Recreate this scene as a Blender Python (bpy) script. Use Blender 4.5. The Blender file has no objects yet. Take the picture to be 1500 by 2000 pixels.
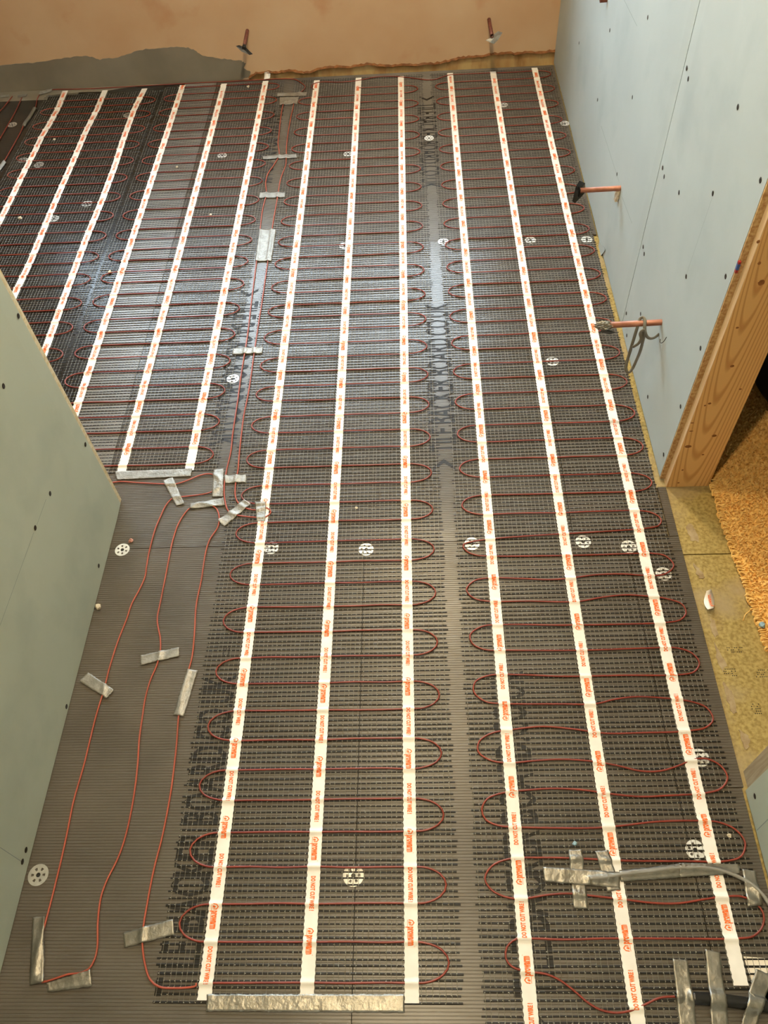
import bpy, bmesh, math, random
import numpy as np
from mathutils import Matrix, Vector
random.seed(7); rng = np.random.default_rng(11)
sc = bpy.context.scene
C = sc.collection
R = math.radians

# ------------------------------------------------------------------ camera
FPX, PITCH, ROLL, YAW, CAMH = 1544.607, R(53.4436), R(5.0332), R(-4.4999), 1.62
_cy, _sy, _cp, _sp, _cr, _sr = math.cos(YAW), math.sin(YAW), math.cos(PITCH), math.sin(PITCH), math.cos(ROLL), math.sin(ROLL)
_fw = np.array([_sy*_cp, _cy*_cp, -_sp]); _r0 = np.array([_cy, -_sy, 0.]); _d0 = np.cross(_fw, _r0)
_rt = _cr*_r0 + _sr*_d0; _dn = -_sr*_r0 + _cr*_d0
CM = np.array([_rt, _dn, _fw])
cam_d = bpy.data.cameras.new('camera'); cam = bpy.data.objects.new('camera', cam_d); C.objects.link(cam)
cam_d.sensor_fit = 'VERTICAL'; cam_d.sensor_height = 36.0; cam_d.lens = FPX/2000*36.0
cam_d.clip_start = 0.02; cam_d.clip_end = 60
cam.matrix_world = Matrix(((_rt[0], -_dn[0], -_fw[0], 0), (_rt[1], -_dn[1], -_fw[1], 0), (_rt[2], -_dn[2], -_fw[2], CAMH), (0, 0, 0, 1)))
sc.camera = cam

# ------------------------------------------------------------------ light and exposure
sc.view_settings.view_transform = 'Standard'; sc.view_settings.look = 'None'
sc.view_settings.gamma = 1.0; sc.view_settings.use_curve_mapping = False
sc.view_settings.exposure = 0.08
world = bpy.data.worlds.new('sky'); sc.world = world; world.use_nodes = True
bg = world.node_tree.nodes['Background']; bg.inputs[0].default_value = (0.62, 0.80, 1.0, 1); bg.inputs[1].default_value = 1.2

def area_light(name, loc, size, size_y, energy, col, target):
    l = bpy.data.lights.new(name, 'AREA'); l.shape = 'RECTANGLE'; l.size = size; l.size_y = size_y
    l.energy = energy; l.color = col
    o = bpy.data.objects.new(name, l); C.objects.link(o); o.location = loc
    o.rotation_euler = (Vector(target) - Vector(loc)).to_track_quat('-Z', 'Y').to_euler()
    return o
WIN = (-2.00, 0.45, 0.80, 2.08)          # window opening in the back wall: x0 x1 z0 z1
area_light('daylight_through_window', (-0.775, 3.84, 1.44), 2.50, 1.30, 155, (0.72, 0.88, 1.0), (-0.775, 0.0, 0.9))
LAMPS = [(-0.10, 0.30, 15), (-0.02, 1.40, 11), (0.02, 2.30, 24), (-1.45, 2.00, 1.5)]
LAMP_COL = (1.0, 0.79, 0.48)

# ------------------------------------------------------------------ plane helpers (photo pixel -> a point on a surface of the room)
def ray(px, py): return CM.T @ np.array([(px-750)/FPX, (py-1000)/FPX, 1.0])
def fl(px, py, z=0.0):
    d = ray(px, py); t = (z-CAMH)/d[2]; return (d[0]*t, d[1]*t, z)
def on_x(px, py, X):
    d = ray(px, py); t = X/d[0]; return (X, d[1]*t, CAMH+d[2]*t)
def on_y(px, py, Y):
    d = ray(px, py); t = Y/d[1]; return (d[0]*t, Y, CAMH+d[2]*t)

# ------------------------------------------------------------------ materials
def lin(c):
    return tuple(((v/255)/12.92 if v/255 <= 0.04045 else (((v/255)+0.055)/1.055)**2.4) for v in c)
MATS = {}
def mat(name, c1, c2=None, scale=20, rough=0.6, metal=0.0, detail=4, bump=0.0, bscale=None, contrast=(0.35, 0.65),
        stretch=(1, 1, 1), spec=0.5, c3=None, s3=3.0, r3=(0.5, 0.62), coat=0.0):
    m = bpy.data.materials.new(name); m.use_nodes = True; nt = m.node_tree; N = nt.nodes; L = nt.links
    b = N['Principled BSDF']; b.inputs['Roughness'].default_value = rough; b.inputs['Metallic'].default_value = metal
    b.inputs['Specular IOR Level'].default_value = spec
    if coat: b.inputs['Coat Weight'].default_value = coat; b.inputs['Coat Roughness'].default_value = 0.12
    b.inputs['Base Color'].default_value = (*lin(c1), 1)
    tc = N.new('ShaderNodeTexCoord'); mp = N.new('ShaderNodeMapping'); mp.inputs['Scale'].default_value = stretch
    L.new(tc.outputs['Object'], mp.inputs['Vector'])
    if c2 is not None:
        n = N.new('ShaderNodeTexNoise'); n.inputs['Scale'].default_value = scale; n.inputs['Detail'].default_value = detail
        L.new(mp.outputs[0], n.inputs['Vector'])
        r = N.new('ShaderNodeValToRGB'); r.color_ramp.elements[0].position = contrast[0]; r.color_ramp.elements[1].position = contrast[1]
        r.color_ramp.elements[0].color = (*lin(c1), 1); r.color_ramp.elements[1].color = (*lin(c2), 1)
        L.new(n.outputs['Fac'], r.inputs[0]); out = r.outputs[0]
        if c3 is not None:
            n3 = N.new('ShaderNodeTexNoise'); n3.inputs['Scale'].default_value = s3; n3.inputs['Detail'].default_value = 5
            L.new(mp.outputs[0], n3.inputs['Vector'])
            r2 = N.new('ShaderNodeValToRGB'); r2.color_ramp.elements[0].position = r3[0]; r2.color_ramp.elements[1].position = r3[1]
            L.new(n3.outputs['Fac'], r2.inputs[0])
            mx = N.new('ShaderNodeMix'); mx.data_type = 'RGBA'
            L.new(r2.outputs[0], mx.inputs[0]); L.new(out, mx.inputs[6]); mx.inputs[7].default_value = (*lin(c3), 1)
            out = mx.outputs[2]
        L.new(out, b.inputs['Base Color'])
    if bump:
        nb = N.new('ShaderNodeTexNoise'); nb.inputs['Scale'].default_value = bscale or scale; nb.inputs['Detail'].default_value = 3
        L.new(mp.outputs[0], nb.inputs['Vector'])
        bp = N.new('ShaderNodeBump'); bp.inputs['Strength'].default_value = bump; bp.inputs['Distance'].default_value = 0.002
        L.new(nb.outputs['Fac'], bp.inputs['Height']); L.new(bp.outputs[0], b.inputs['Normal'])
    MATS[name] = m; return m

M_board = mat('backer_board_grey', (80, 74, 65), (91, 84, 74), 9, rough=0.34, spec=0.5)
M_boardb = mat('backer_board_grey_slick', (80, 75, 67), (90, 84, 75), 9, rough=0.25, spec=0.7)
M_boards = mat('backer_board_painted_sheen', (112, 109, 103), (124, 120, 113), 9, rough=0.30, spec=1.0)  # paler colour paints in the bright reflection along this strip
M_boardc = mat('backer_board_painted_dim', (36, 34, 31), (46, 43, 39), 7, rough=0.20, spec=0.5)  # darkened colour stands in for floor that catches no bright reflection
M_print = mat('black_print', (24, 23, 21), (34, 32, 29), 60, rough=0.5, spec=0.25)
M_weft = mat('black_mesh_yarn', (15, 14, 13), (26, 25, 22), 30, rough=0.5, spec=0.35)
M_warp = mat('clear_mesh_thread', (122, 118, 107), rough=0.25, spec=0.7)
M_node = mat('mesh_knot_glint', (206, 202, 188), rough=0.22, spec=0.8)
M_cable = mat('red_brown_cable', (136, 54, 36), (118, 44, 30), 14, rough=0.36)
M_cable2 = mat('orange_red_cable', (168, 80, 58), (150, 68, 48), 10, rough=0.36)
M_tape = mat('white_tape', (222, 217, 207), (232, 227, 218), 25, rough=0.55)
M_orange = mat('orange_print', (232, 106, 32), rough=0.6)
M_foil = mat('aluminium_foil_tape', (124, 121, 112), (150, 146, 136), 40, rough=0.38, metal=0.8, bump=0.6, bscale=120)
M_foilc = mat('clear_grey_tape', (126, 124, 117), (152, 149, 141), 60, rough=0.32, metal=0.3, bump=0.7, bscale=190)
M_washer = mat('galvanised_washer', (226, 226, 220), (206, 206, 202), 60, rough=0.3, metal=0.25)
M_washer2 = mat('steel_washer', (188, 186, 176), (168, 166, 158), 60, rough=0.34, metal=0.5)
M_screw = mat('dark_screw', (30, 28, 26), (46, 44, 40), 200, rough=0.4, metal=0.4)
M_chip = mat('chipboard_floor', (134, 114, 58), (172, 150, 88), 130, rough=0.75, c3=(158, 140, 104), s3=6.0, r3=(0.5, 0.68), bump=0.3, bscale=200)
M_chip2 = mat('chipboard_edge', (196, 164, 112), (160, 118, 70), 160, rough=0.85)
M_gyp = mat('green_plasterboard', (164, 170, 153), (171, 177, 160), 3, rough=0.62, c3=(155, 162, 147), s3=7.0, r3=(0.5, 0.75))
M_gypR = mat('blue_green_plasterboard', (165, 174, 172), (173, 182, 179), 3, rough=0.58, c3=(157, 167, 166), s3=6.0, r3=(0.5, 0.75))
M_gypedge = mat('plasterboard_cut_edge', (206, 196, 170), (186, 168, 128), 120, rough=0.9)
M_plaster = mat('pink_plaster', (198, 167, 132), (190, 154, 117), 3.0, rough=0.72, c3=(180, 130, 90), s3=4.5, r3=(0.60, 0.78), bump=0.15, bscale=12)
M_raw = mat('raw_wall', (196, 166, 112), (170, 128, 76), 22, rough=0.85, c3=(128, 88, 48), s3=16, r3=(0.55, 0.7), stretch=(1, 1, 0.35))
M_crack = mat('brown_crumbled_plaster', (148, 96, 52), (112, 70, 36), 60, rough=0.9, bump=0.6, bscale=90)
M_coat = mat('grey_waterproof_coating', (122, 116, 101), (134, 127, 112), 6, rough=0.42, bump=0.2, bscale=22)
M_copper = mat('copper', (164, 112, 90), (142, 92, 72), 40, rough=0.45, metal=0.4)
M_copperd = mat('tarnished_copper', (128, 78, 62), (96, 54, 44), 60, rough=0.5, metal=0.5)
M_blacktape = mat('black_tape', (20, 20, 20), rough=0.32)
M_greycable = mat('grey_cable_sheath', (116, 112, 100), (98, 94, 84), 30, rough=0.45)
M_sheath = mat('grey_supply_cable', (140, 137, 128), (124, 121, 112), 30, rough=0.35)
M_carpet = mat('tan_carpet', (248, 210, 132), (226, 176, 96), 90, rough=0.95)
M_dark = mat('dark_item_surface', (14, 12, 14), (22, 16, 18), 30, rough=0.8)
M_white = mat('white_board', (226, 216, 198), (214, 202, 182), 30, rough=0.7)
M_smear = mat('dried_adhesive', (168, 148, 112), (140, 118, 84), 60, rough=0.8, bump=0.5, bscale=120)
M_ceiling = mat('white_ceiling', (226, 224, 218), (220, 218, 212), 5, rough=0.8)
M_pvc = mat('white_window_frame', (232, 232, 230), rough=0.35)
M_blue = mat('pale_blue_scrap', (120, 156, 176), (150, 176, 186), 60, rough=0.6)
M_crumb = mat('plaster_crumb', (214, 204, 184), (190, 176, 150), 90, rough=0.9)
M_edgegap = mat('dark_gap_shade', (40, 34, 28), (54, 46, 38), 40, rough=0.9)  # near-black slab colour paints the shade in gaps between boards

def wood(name, c1, c2, axis_scale=(26, 26, 1.0)):
    m = bpy.data.materials.new(name); m.use_nodes = True; nt = m.node_tree; N = nt.nodes; L = nt.links
    b = N['Principled BSDF']; b.inputs['Roughness'].default_value = 0.55
    tc = N.new('ShaderNodeTexCoord'); m0 = N.new('ShaderNodeMapping'); m0.inputs['Location'].default_value = (-.668, -1.30, -.30)
    L.new(tc.outputs['Object'], m0.inputs['Vector'])
    mp = N.new('ShaderNodeMapping'); mp.inputs['Rotation'].default_value = (R(3.5), R(2.0), 0); mp.inputs['Scale'].default_value = (1, 1, .14)
    L.new(m0.outputs[0], mp.inputs['Vector'])
    w = N.new('ShaderNodeTexWave'); w.wave_type = 'RINGS'; w.rings_direction = 'Z'; w.inputs['Scale'].default_value = 58; w.inputs['Distortion'].default_value = 2.2
    w.inputs['Detail'].default_value = 1.5; w.inputs['Detail Scale'].default_value = 0.5
    # the growth rings lean a little against the post so that they run out in long arches
    sx = N.new('ShaderNodeSeparateXYZ'); L.new(m0.outputs[0], sx.inputs[0])
    ma = N.new('ShaderNodeMath'); ma.operation = 'MULTIPLY_ADD'; ma.inputs[1].default_value = 0.055; L.new(sx.outputs[2], ma.inputs[0]); L.new(sx.outputs[1], ma.inputs[2])
    mb = N.new('ShaderNodeMath'); mb.operation = 'MULTIPLY_ADD'; mb.inputs[1].default_value = 0.03; L.new(sx.outputs[2], mb.inputs[0]); L.new(sx.outputs[0], mb.inputs[2])
    mz = N.new('ShaderNodeMath'); mz.operation = 'MULTIPLY'; mz.inputs[1].default_value = 0.12; L.new(sx.outputs[2], mz.inputs[0])
    cx_ = N.new('ShaderNodeCombineXYZ'); L.new(mb.outputs[0], cx_.inputs[0]); L.new(ma.outputs[0], cx_.inputs[1]); L.new(mz.outputs[0], cx_.inputs[2])
    L.new(cx_.outputs[0], w.inputs['Vector'])
    r = N.new('ShaderNodeValToRGB'); r.color_ramp.elements[0].color = (*lin(c1), 1); r.color_ramp.elements[1].color = (*lin(c2), 1)
    r.color_ramp.elements[0].position = 0.55; r.color_ramp.elements[1].position = 1.0
    L.new(w.outputs['Fac'], r.inputs[0])
    v = N.new('ShaderNodeTexVoronoi'); v.feature = 'F1'; mp2 = N.new('ShaderNodeMapping'); mp2.inputs['Scale'].default_value = (16, 16, 6)
    L.new(tc.outputs['Object'], mp2.inputs['Vector']); L.new(mp2.outputs[0], v.inputs['Vector']); v.inputs['Scale'].default_value = 1.0
    r2 = N.new('ShaderNodeValToRGB'); r2.color_ramp.elements[0].position = 0.02; r2.color_ramp.elements[1].position = 0.06
    r2.color_ramp.elements[0].color = (1, 1, 1, 1); r2.color_ramp.elements[1].color = (0, 0, 0, 1)
    L.new(v.outputs['Distance'], r2.inputs[0])
    mx = N.new('ShaderNodeMix'); mx.data_type = 'RGBA'; L.new(r2.outputs[0], mx.inputs[0]); L.new(r.outputs[0], mx.inputs[6])
    mx.inputs[7].default_value = (*lin((134, 76, 30)), 1); L.new(mx.outputs[2], b.inputs['Base Color'])
    return m
M_pine = wood('pine_face', (230, 182, 114), (204, 148, 84), (26, 26, 4.5))
M_pale = mat('pale_planed_pine', (238, 210, 168), (226, 194, 150), 6, rough=0.6, stretch=(40, 40, 2))

# ------------------------------------------------------------------ object helpers
def obj(name, me, m=None, parent=None, smooth=False):
    o = bpy.data.objects.new(name, me); C.objects.link(o)
    if m is not None and len(me.materials) == 0: me.materials.append(m)
    if parent is not None: o.parent = parent
    if smooth:
        me.polygons.foreach_set('use_smooth', [True]*len(me.polygons))
    return o
def pym(name, v, f):
    me = bpy.data.meshes.new(name); me.from_pydata([tuple(map(float, p)) for p in v], [], f); me.update(); return me
def boxes_mesh(name, bl):
    v, f = [], []
    for (x0, x1, y0, y1, z0, z1) in bl:
        k = len(v)
        v += [(x0, y0, z0), (x1, y0, z0), (x1, y1, z0), (x0, y1, z0), (x0, y0, z1), (x1, y0, z1), (x1, y1, z1), (x0, y1, z1)]
        f += [(k, k+3, k+2, k+1), (k+4, k+5, k+6, k+7), (k, k+1, k+5, k+4), (k+1, k+2, k+6, k+5), (k+2, k+3, k+7, k+6), (k+3, k, k+4, k+7)]
    return pym(name, v, f)
def box(name, b, m, parent=None): return obj(name, boxes_mesh(name, [b]), m, parent)
def bevel_box(name, b, m, parent=None, w=0.002):
    me = boxes_mesh(name, [b]); bm = bmesh.new(); bm.from_mesh(me)
    bmesh.ops.bevel(bm, geom=bm.edges[:], offset=w, segments=2, affect='EDGES', profile=0.6); bm.to_mesh(me); bm.free()
    return obj(name, me, m, parent)
def tag(o, label, cat, group=None):
    o['label'] = label; o['category'] = cat
    if group: o['group'] = group
    return o
def struct(o): o['kind'] = 'structure'; return o
def empty(name, loc=(0, 0, 0)):
    o = bpy.data.objects.new(name, None); C.objects.link(o); o.location = loc; o.empty_display_size = 0.02; return o
def prism(name, poly, z0, z1, m, parent=None, axis='z'):
    """polygon extruded; axis = the direction of extrusion; poly in the two other axes (x,y)/(y,z)/(x,z)"""
    n = len(poly)
    def p3(a, b, c):
        return (a, b, c) if axis == 'z' else ((c, a, b) if axis == 'x' else (a, c, b))
    v = [p3(a, b, z0) for a, b in poly] + [p3(a, b, z1) for a, b in poly]
    f = [tuple(range(n)), tuple(range(n, 2*n))] + [(i, (i+1) % n, n+(i+1) % n, n+i) for i in range(n)]
    me = pym(name, v, f); bm = bmesh.new(); bm.from_mesh(me); bmesh.ops.recalc_face_normals(bm, faces=bm.faces[:])
    bmesh.ops.triangulate(bm, faces=[fc for fc in bm.faces if len(fc.verts) > 4]); bm.to_mesh(me); bm.free()
    return obj(name, me, m, parent)
def catmull(pts, step=0.006):
    P = np.array(pts, float)
    Q = np.vstack([2*P[0]-P[1], P, 2*P[-1]-P[-2]]); out = []
    for i in range(1, len(Q)-2):
        p0, p1, p2, p3 = Q[i-1], Q[i], Q[i+1], Q[i+2]
        d = np.linalg.norm(p2-p1); n = max(1, int(d/step))
        # centripetal parametrisation
        t01 = np.linalg.norm(p1-p0)**.5+1e-6; t12 = d**.5+1e-6; t23 = np.linalg.norm(p3-p2)**.5+1e-6
        m1 = (p2-p1+t12*((p1-p0)/t01-(p2-p0)/(t01+t12))); m2 = (p2-p1+t12*((p3-p2)/t23-(p3-p1)/(t12+t23)))
        for k in range(n):
            t = k/n; out.append((2*t**3-3*t**2+1)*p1+(t**3-2*t**2+t)*m1+(-2*t**3+3*t**2)*p2+(t**3-t**2)*m2)
    out.append(P[-1]); return np.array(out)
def tube_mesh(name, pts, r, sides=8, flat=1.0, up=(0, 0, 1)):
    P = np.array(pts, float); n = len(P); T = np.gradient(P, axis=0); T /= np.linalg.norm(T, axis=1)[:, None]+1e-9
    U = np.array(up, float)
    S = np.cross(T, U); S /= np.linalg.norm(S, axis=1)[:, None]+1e-9; N2 = np.cross(S, T)
    rr = np.broadcast_to(np.array(r, float), (n,))
    v = []
    for k in range(sides):
        a = 2*math.pi*k/sides; v.append(P + (S*math.cos(a) + N2*math.sin(a)*flat)*rr[:, None])
    V = np.stack(v, 1).reshape(-1, 3)
    f = [(i*sides+k, i*sides+(k+1) % sides, (i+1)*sides+(k+1) % sides, (i+1)*sides+k) for i in range(n-1) for k in range(sides)]
    f += [tuple(range(sides))[::-1], tuple((n-1)*sides+k for k in range(sides))]
    return pym(name, V, f)
def tube(name, pts, r, m, parent=None, sides=8, flat=1.0, up=(0, 0, 1)):
    return obj(name, tube_mesh(name, pts, r, sides, flat, up), m, parent, smooth=True)

_txt = {}
def text_geo(s, size=1.0, off=0.0, res=2):
    key = (s, size, off, res)
    if key in _txt: return _txt[key]
    cu = bpy.data.curves.new('t', 'FONT'); cu.body = s; cu.size = size; cu.offset = off; cu.resolution_u = res
    o = bpy.data.objects.new('t', cu); C.objects.link(o); bpy.context.view_layer.update()
    me = o.to_mesh(); V = np.array([v.co[:] for v in me.vertices]); F = [tuple(p.vertices) for p in me.polygons]
    o.to_mesh_clear(); bpy.data.objects.remove(o); bpy.data.curves.remove(cu)
    _txt[key] = (V, F); return V, F

# ================================================================== THE SETTING
XW, YB, XL = 0.614, 3.56, -0.785      # right wall face, back wall face, left partition face
CEIL = 2.40
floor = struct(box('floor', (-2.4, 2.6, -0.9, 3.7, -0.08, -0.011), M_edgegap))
ceiling = struct(box('ceiling', (-2.4, 2.6, -0.9, 3.75, CEIL, CEIL+0.08), M_ceiling))
# back wall with the window opening
x0, x1, z0, z1 = WIN
wall_back = struct(obj('wall_back', boxes_mesh('wall_back', [(-2.4, x0, YB+.008, 3.75, -.02, CEIL), (x1, 2.6, YB+.008, 3.75, -.02, CEIL),
            (x0, x1, YB+.008, 3.75, -.02, z0), (x0, x1, YB+.008, 3.75, z1, CEIL)]), M_raw))
wall_side = struct(box('wall_left', (-2.4, -2.30, -0.9, 3.75, -.02, CEIL), M_plaster))
wall_front = struct(box('wall_front', (-2.4, 2.6, -0.9, -0.80, -.02, CEIL), M_ceiling))
wall_hall = struct(box('wall_hall', (2.5, 2.6, -0.9, 3.75, -.02, CEIL), M_ceiling))
# window frame and glass
win = struct(obj('window_1', boxes_mesh('window_1', [(x0, x0+.06, 3.66, 3.72, z0, z1), (x1-.06, x1, 3.66, 3.72, z0, z1), (x0, x1, 3.66, 3.72, z0, z0+.06), (x0, x1, 3.66, 3.72, z1-.06, z1), (x0+.787, x0+.847, 3.66, 3.72, z0, z1), (x1-.847, x1-.787, 3.66, 3.72, z0, z1)]), M_pvc))
M_glass = bpy.data.materials.new('window_glass'); M_glass.use_nodes = True
_b = M_glass.node_tree.nodes['Principled BSDF']; _b.inputs['Transmission Weight'].default_value = 1.0; _b.inputs['Roughness'].default_value = 0.0; _b.inputs['IOR'].default_value = 1.05
for a, b in ((x0+.06, x0+.787), (x0+.847, x1-.847), (x1-.787, x1-.06)):
    box('pane', (a, b, 3.688, 3.692, z0+.06, z1-.06), M_glass, win)
box('window_sill', (x0-.03, x1+.03, 3.50, 3.66, z0-.025, z0), M_pvc, win)

# plaster coat on the back wall, ragged along its foot
edge_px = [(486, 152), (500, 143), (520, 141), (545, 141), (565, 138), (590, 142), (605, 141), (625, 134), (645, 131), (662, 130), (680, 132), (700, 128), (722, 126),
           (742, 128), (765, 129), (790, 127), (812, 128), (835, 125), (860, 124), (880, 118), (900, 113), (920, 111), (940, 110), (960, 107), (985, 104), (1010, 105), (1030, 102), (1060, 103), (1085, 100), (1092, 100)]
edge = [(on_y(a, b, YB)[0], max(0.004, on_y(a, b, YB)[2])) for a, b in edge_px]
edge[-1] = (0.66, edge[-1][1])
fine = []
for (a, b) in zip(edge[:-1], edge[1:]):
    for k in range(4): fine.append((a[0]+(b[0]-a[0])*k/4, a[1]+(b[1]-a[1])*k/4+random.uniform(-.0022, .0022)))
fine.append(edge[-1])
lower = [(-2.3, 0.0), (edge[0][0], 0.0)] + fine + [(0.66, z0), (-2.3, z0)]
pl = prism('plaster_coat', lower, YB, YB+.009, M_plaster, wall_back, axis='y')
obj('plaster_coat', boxes_mesh('plaster_coat', [(-2.3, x0, YB, YB+.009, z0, CEIL), (x1, 2.5, YB, YB+.009, z0, CEIL), (x0, x1, YB, YB+.009, z1, CEIL)]), M_plaster, wall_back)
# crumbled brown lip along the ragged foot
lipv, lipf = [], []
for i, (a, b) in enumerate(fine):
    w = .004+.006*abs(math.sin(i*1.3))*(0.4+0.6*random.random())
    lipv += [(a, YB-.0015, b+w), (a, YB-.004-.003*random.random(), b-.001), (a, YB+.006, b-.006*random.random()-.002)]
for i in range(len(fine)-1):
    k = 3*i; lipf += [(k, k+3, k+4, k+1), (k+1, k+4, k+5, k+2)]
obj('crumbled_edge', pym('crumbled_edge', lipv, lipf), M_crack, wall_back)
# grey waterproof coating brushed on the foot of the wall
ct = [(-5, 128), (40, 124), (80, 121), (120, 114), (150, 110), (175, 110), (195, 116), (225, 113), (255, 103), (285, 96), (315, 93), (345, 92), (368, 93), (384, 100), (392, 107), (415, 112), (445, 116), (472, 119), (480, 124), (476, 133), (490, 140), (487, 149), (470, 158)]
cpoly = [on_y(a, b, YB) for a, b in ct]; cpoly = [(p[0], max(p[2], 0)) for p in cpoly]
cf = []
for a, b in zip(cpoly[:-1], cpoly[1:]):
    for k in range(5): cf.append((a[0]+(b[0]-a[0])*k/5+random.uniform(-.002, .002), a[1]+(b[1]-a[1])*k/5+random.uniform(-.0025, .0025)))
cf.append(cpoly[-1])
prism('waterproof_coating', [(-2.3, 0.0), (-2.3, .12)]+cf+[(cf[-1][0], 0.0)], YB-.0022, YB+.002, M_coat, wall_back, axis='y')

# floor coverings -----------------------------------------------------------
def board(xa, xb, ya, yb, m, tilt=0.0, ridged=True, pitch=.0057):
    """tile backer board 6 mm thick with fine moulded ribs across it"""
    xa += .0007; xb -= .0007; ya += .0007; yb -= .0007
    nr = int((yb-ya)/pitch); ys = np.sort(np.concatenate([ya+(yb-ya)*(np.arange(nr)+t)/nr for t in (0, .64, .76, .90)]+[[yb]]))
    zz = np.tile([0, 0, -.0007, -.0007], nr).tolist()+[0]; n = len(ys)-1
    # very slight warp of the sheet
    k = 5; xs = np.linspace(xa, xb, k)
    V, F = [], []
    for j in range(k):
        wz = tilt*(xs[j]-(xa+xb)/2)
        for i in range(n+1): V.append((xs[j], ys[i], zz[i]+wz))
    for j in range(k-1):
        for i in range(n): a = j*(n+1)+i; F.append((a, a+n+1, a+n+2, a+1))
    b0 = len(V); V += [(xa, ya, -.0105), (xb, ya, -.0105), (xb, yb, -.0105), (xa, yb, -.0105)]
    V += [(xa, ya, -.001), (xb, ya, -.001), (xb, yb, -.001), (xa, yb, -.001)]
    F += [(b0, b0+1, b0+5, b0+4), (b0+1, b0+2, b0+6, b0+5), (b0+2, b0+3, b0+7, b0+6), (b0+3, b0, b0+4, b0+7)]
    o = obj('backer_board', pym('backer_board', V, F), m, floor)
    return o
Y1, Y2 = 1.103, 2.336
bA = board(-.800, -.142, -.10, Y1, M_board); bB = board(-.142, .495, -.10, Y1, M_board, .0006); board(.495, .622, -.10, .497, M_board)
board(.495, .626, .497, 1.06, M_board); board(.495, .626, 1.06, Y1, M_board)
board(.6035, .626, Y1, 1.256, M_board)
bC = board(-.842, -.240, Y1, Y2, M_boardb, -.0006); bD = board(-.240, .372, Y1, Y2, M_boardb); board(.372, .602, Y1, Y2, M_board)
bE = board(-.842, -.240, Y2, 3.552, M_boardb); bF = board(-.240, .372, Y2, 3.552, M_board); board(.372, .6135, Y2, 3.552, M_board)
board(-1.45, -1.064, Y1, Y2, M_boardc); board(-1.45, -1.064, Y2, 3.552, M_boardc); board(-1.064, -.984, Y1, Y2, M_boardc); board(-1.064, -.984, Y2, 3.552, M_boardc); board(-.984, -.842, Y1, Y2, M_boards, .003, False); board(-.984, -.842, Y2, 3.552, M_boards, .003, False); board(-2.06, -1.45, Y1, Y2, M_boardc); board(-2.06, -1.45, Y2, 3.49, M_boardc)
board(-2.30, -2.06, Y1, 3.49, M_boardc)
board(-.785, .622, -.80, -.10, M_board)

def board_print(par, cx, yc, up, s='TILE BACKER BOARD.CO.UK', length=0.615, cap=.074, logo=True):
    """black moulded lettering; up=True reads towards the back wall"""
    V, F = text_geo(s, 1.0, 0.012, 2); w = V[:, 0].max()-V[:, 0].min(); h = 0.70
    U = (V[:, 0]-V[:, 0].min())/w*length - length/2; W = (V[:, 1]/h-0.5)*cap
    sgn = 1 if up else -1
    P = [(cx - sgn*w_, yc + sgn*u_, .00035) for u_, w_ in zip(U, W)]
    F = list(F)
    if logo:   # roof-shaped mark before the words
        k = len(P); u0 = -length/2-.012; uu = [(-.04, -.4), (-.012, 0.0), (-.04, .4), (-.052, .4), (-.026, 0.0), (-.052, -.4)]
        P += [(cx-sgn*b*cap, yc+sgn*(u0+a), .00035) for a, b in uu]; F += [(k, k+1, k+4, k+5), (k+1, k+2, k+3, k+4)]
    o = obj('printed_lettering', pym('printed_lettering', P, F), M_print, par); return o
board_print(bA, -.459, .447, True, logo=False); board_print(bB, .177, .447, True)
board_print(bC, -.541, 1.745, False); board_print(bD, .064, 1.70, True)
board_print(bE, -.562, 3.04, False); board_print(bF, .066, 2.965, False)
V, F = text_geo('CE', 1.0, 0, 2)      # small CE mark after the words
obj('printed_mark', pym('printed_mark', [(-.452-(b-.35)*.022, .80+a*.018, .00035) for a, b, c in V], F), M_print, bA)

# chipboard sheets showing by the walls and in the doorway
box('chipboard_sheet', (.55, 1.6, 1.054, 3.60, -.011, -.0065), M_chip, floor)
box('chipboard_sheet', (.55, 1.6, -.80, 1.051, -.011, -.0065), M_chip, floor)
box('chipboard_sheet', (-2.3, -.74, -.80, 1.10, -.011, -.0068), M_chip, floor)
# grey coating on the floor in the far left corner
fp = [(-30, 205), (20, 199), (60, 197), (95, 196), (94, 184), (160, 178), (240, 171), (300, 164), (300, 158), (-30, 176)]
prism('floor_coating', [fl(a, b)[:2] for a, b in [(-60, 203), (-30, 200), (20, 198), (60, 196), (92, 195), (94, 186), (160, 180), (200, 179), (240, 172), (300, 166)]] + [(-1.1, YB-.003), (-2.3, YB-.003)], -.0068, .0004, M_coat, floor)

# illegible dotted ink stamps on the chipboard in the doorway
for (px, py, nx, ny) in ((1437, 1267, 9, 3), (1427, 1311, 7, 4), (1490, 1313, 8, 4), (1478, 1382, 5, 5)):
    c = fl(px, py, -.006); V, F = [], []
    for a in range(nx):
        for b in range(ny):
            if random.random() < .35: continue
            k = len(V); x_, y_ = c[0]+(a-nx/2)*.0040, c[1]+(b-ny/2)*.0052; w_ = .0011
            V += [(x_-w_, y_-w_, -.0062), (x_+w_, y_-w_, -.0062), (x_+w_, y_+w_, -.0062), (x_-w_, y_+w_, -.0062)]; F.append((k, k+1, k+2, k+3))
    o = obj('ink_stamp', pym('ink_stamp', V, F), M_print, floor); o['kind'] = 'stuff'

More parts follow.
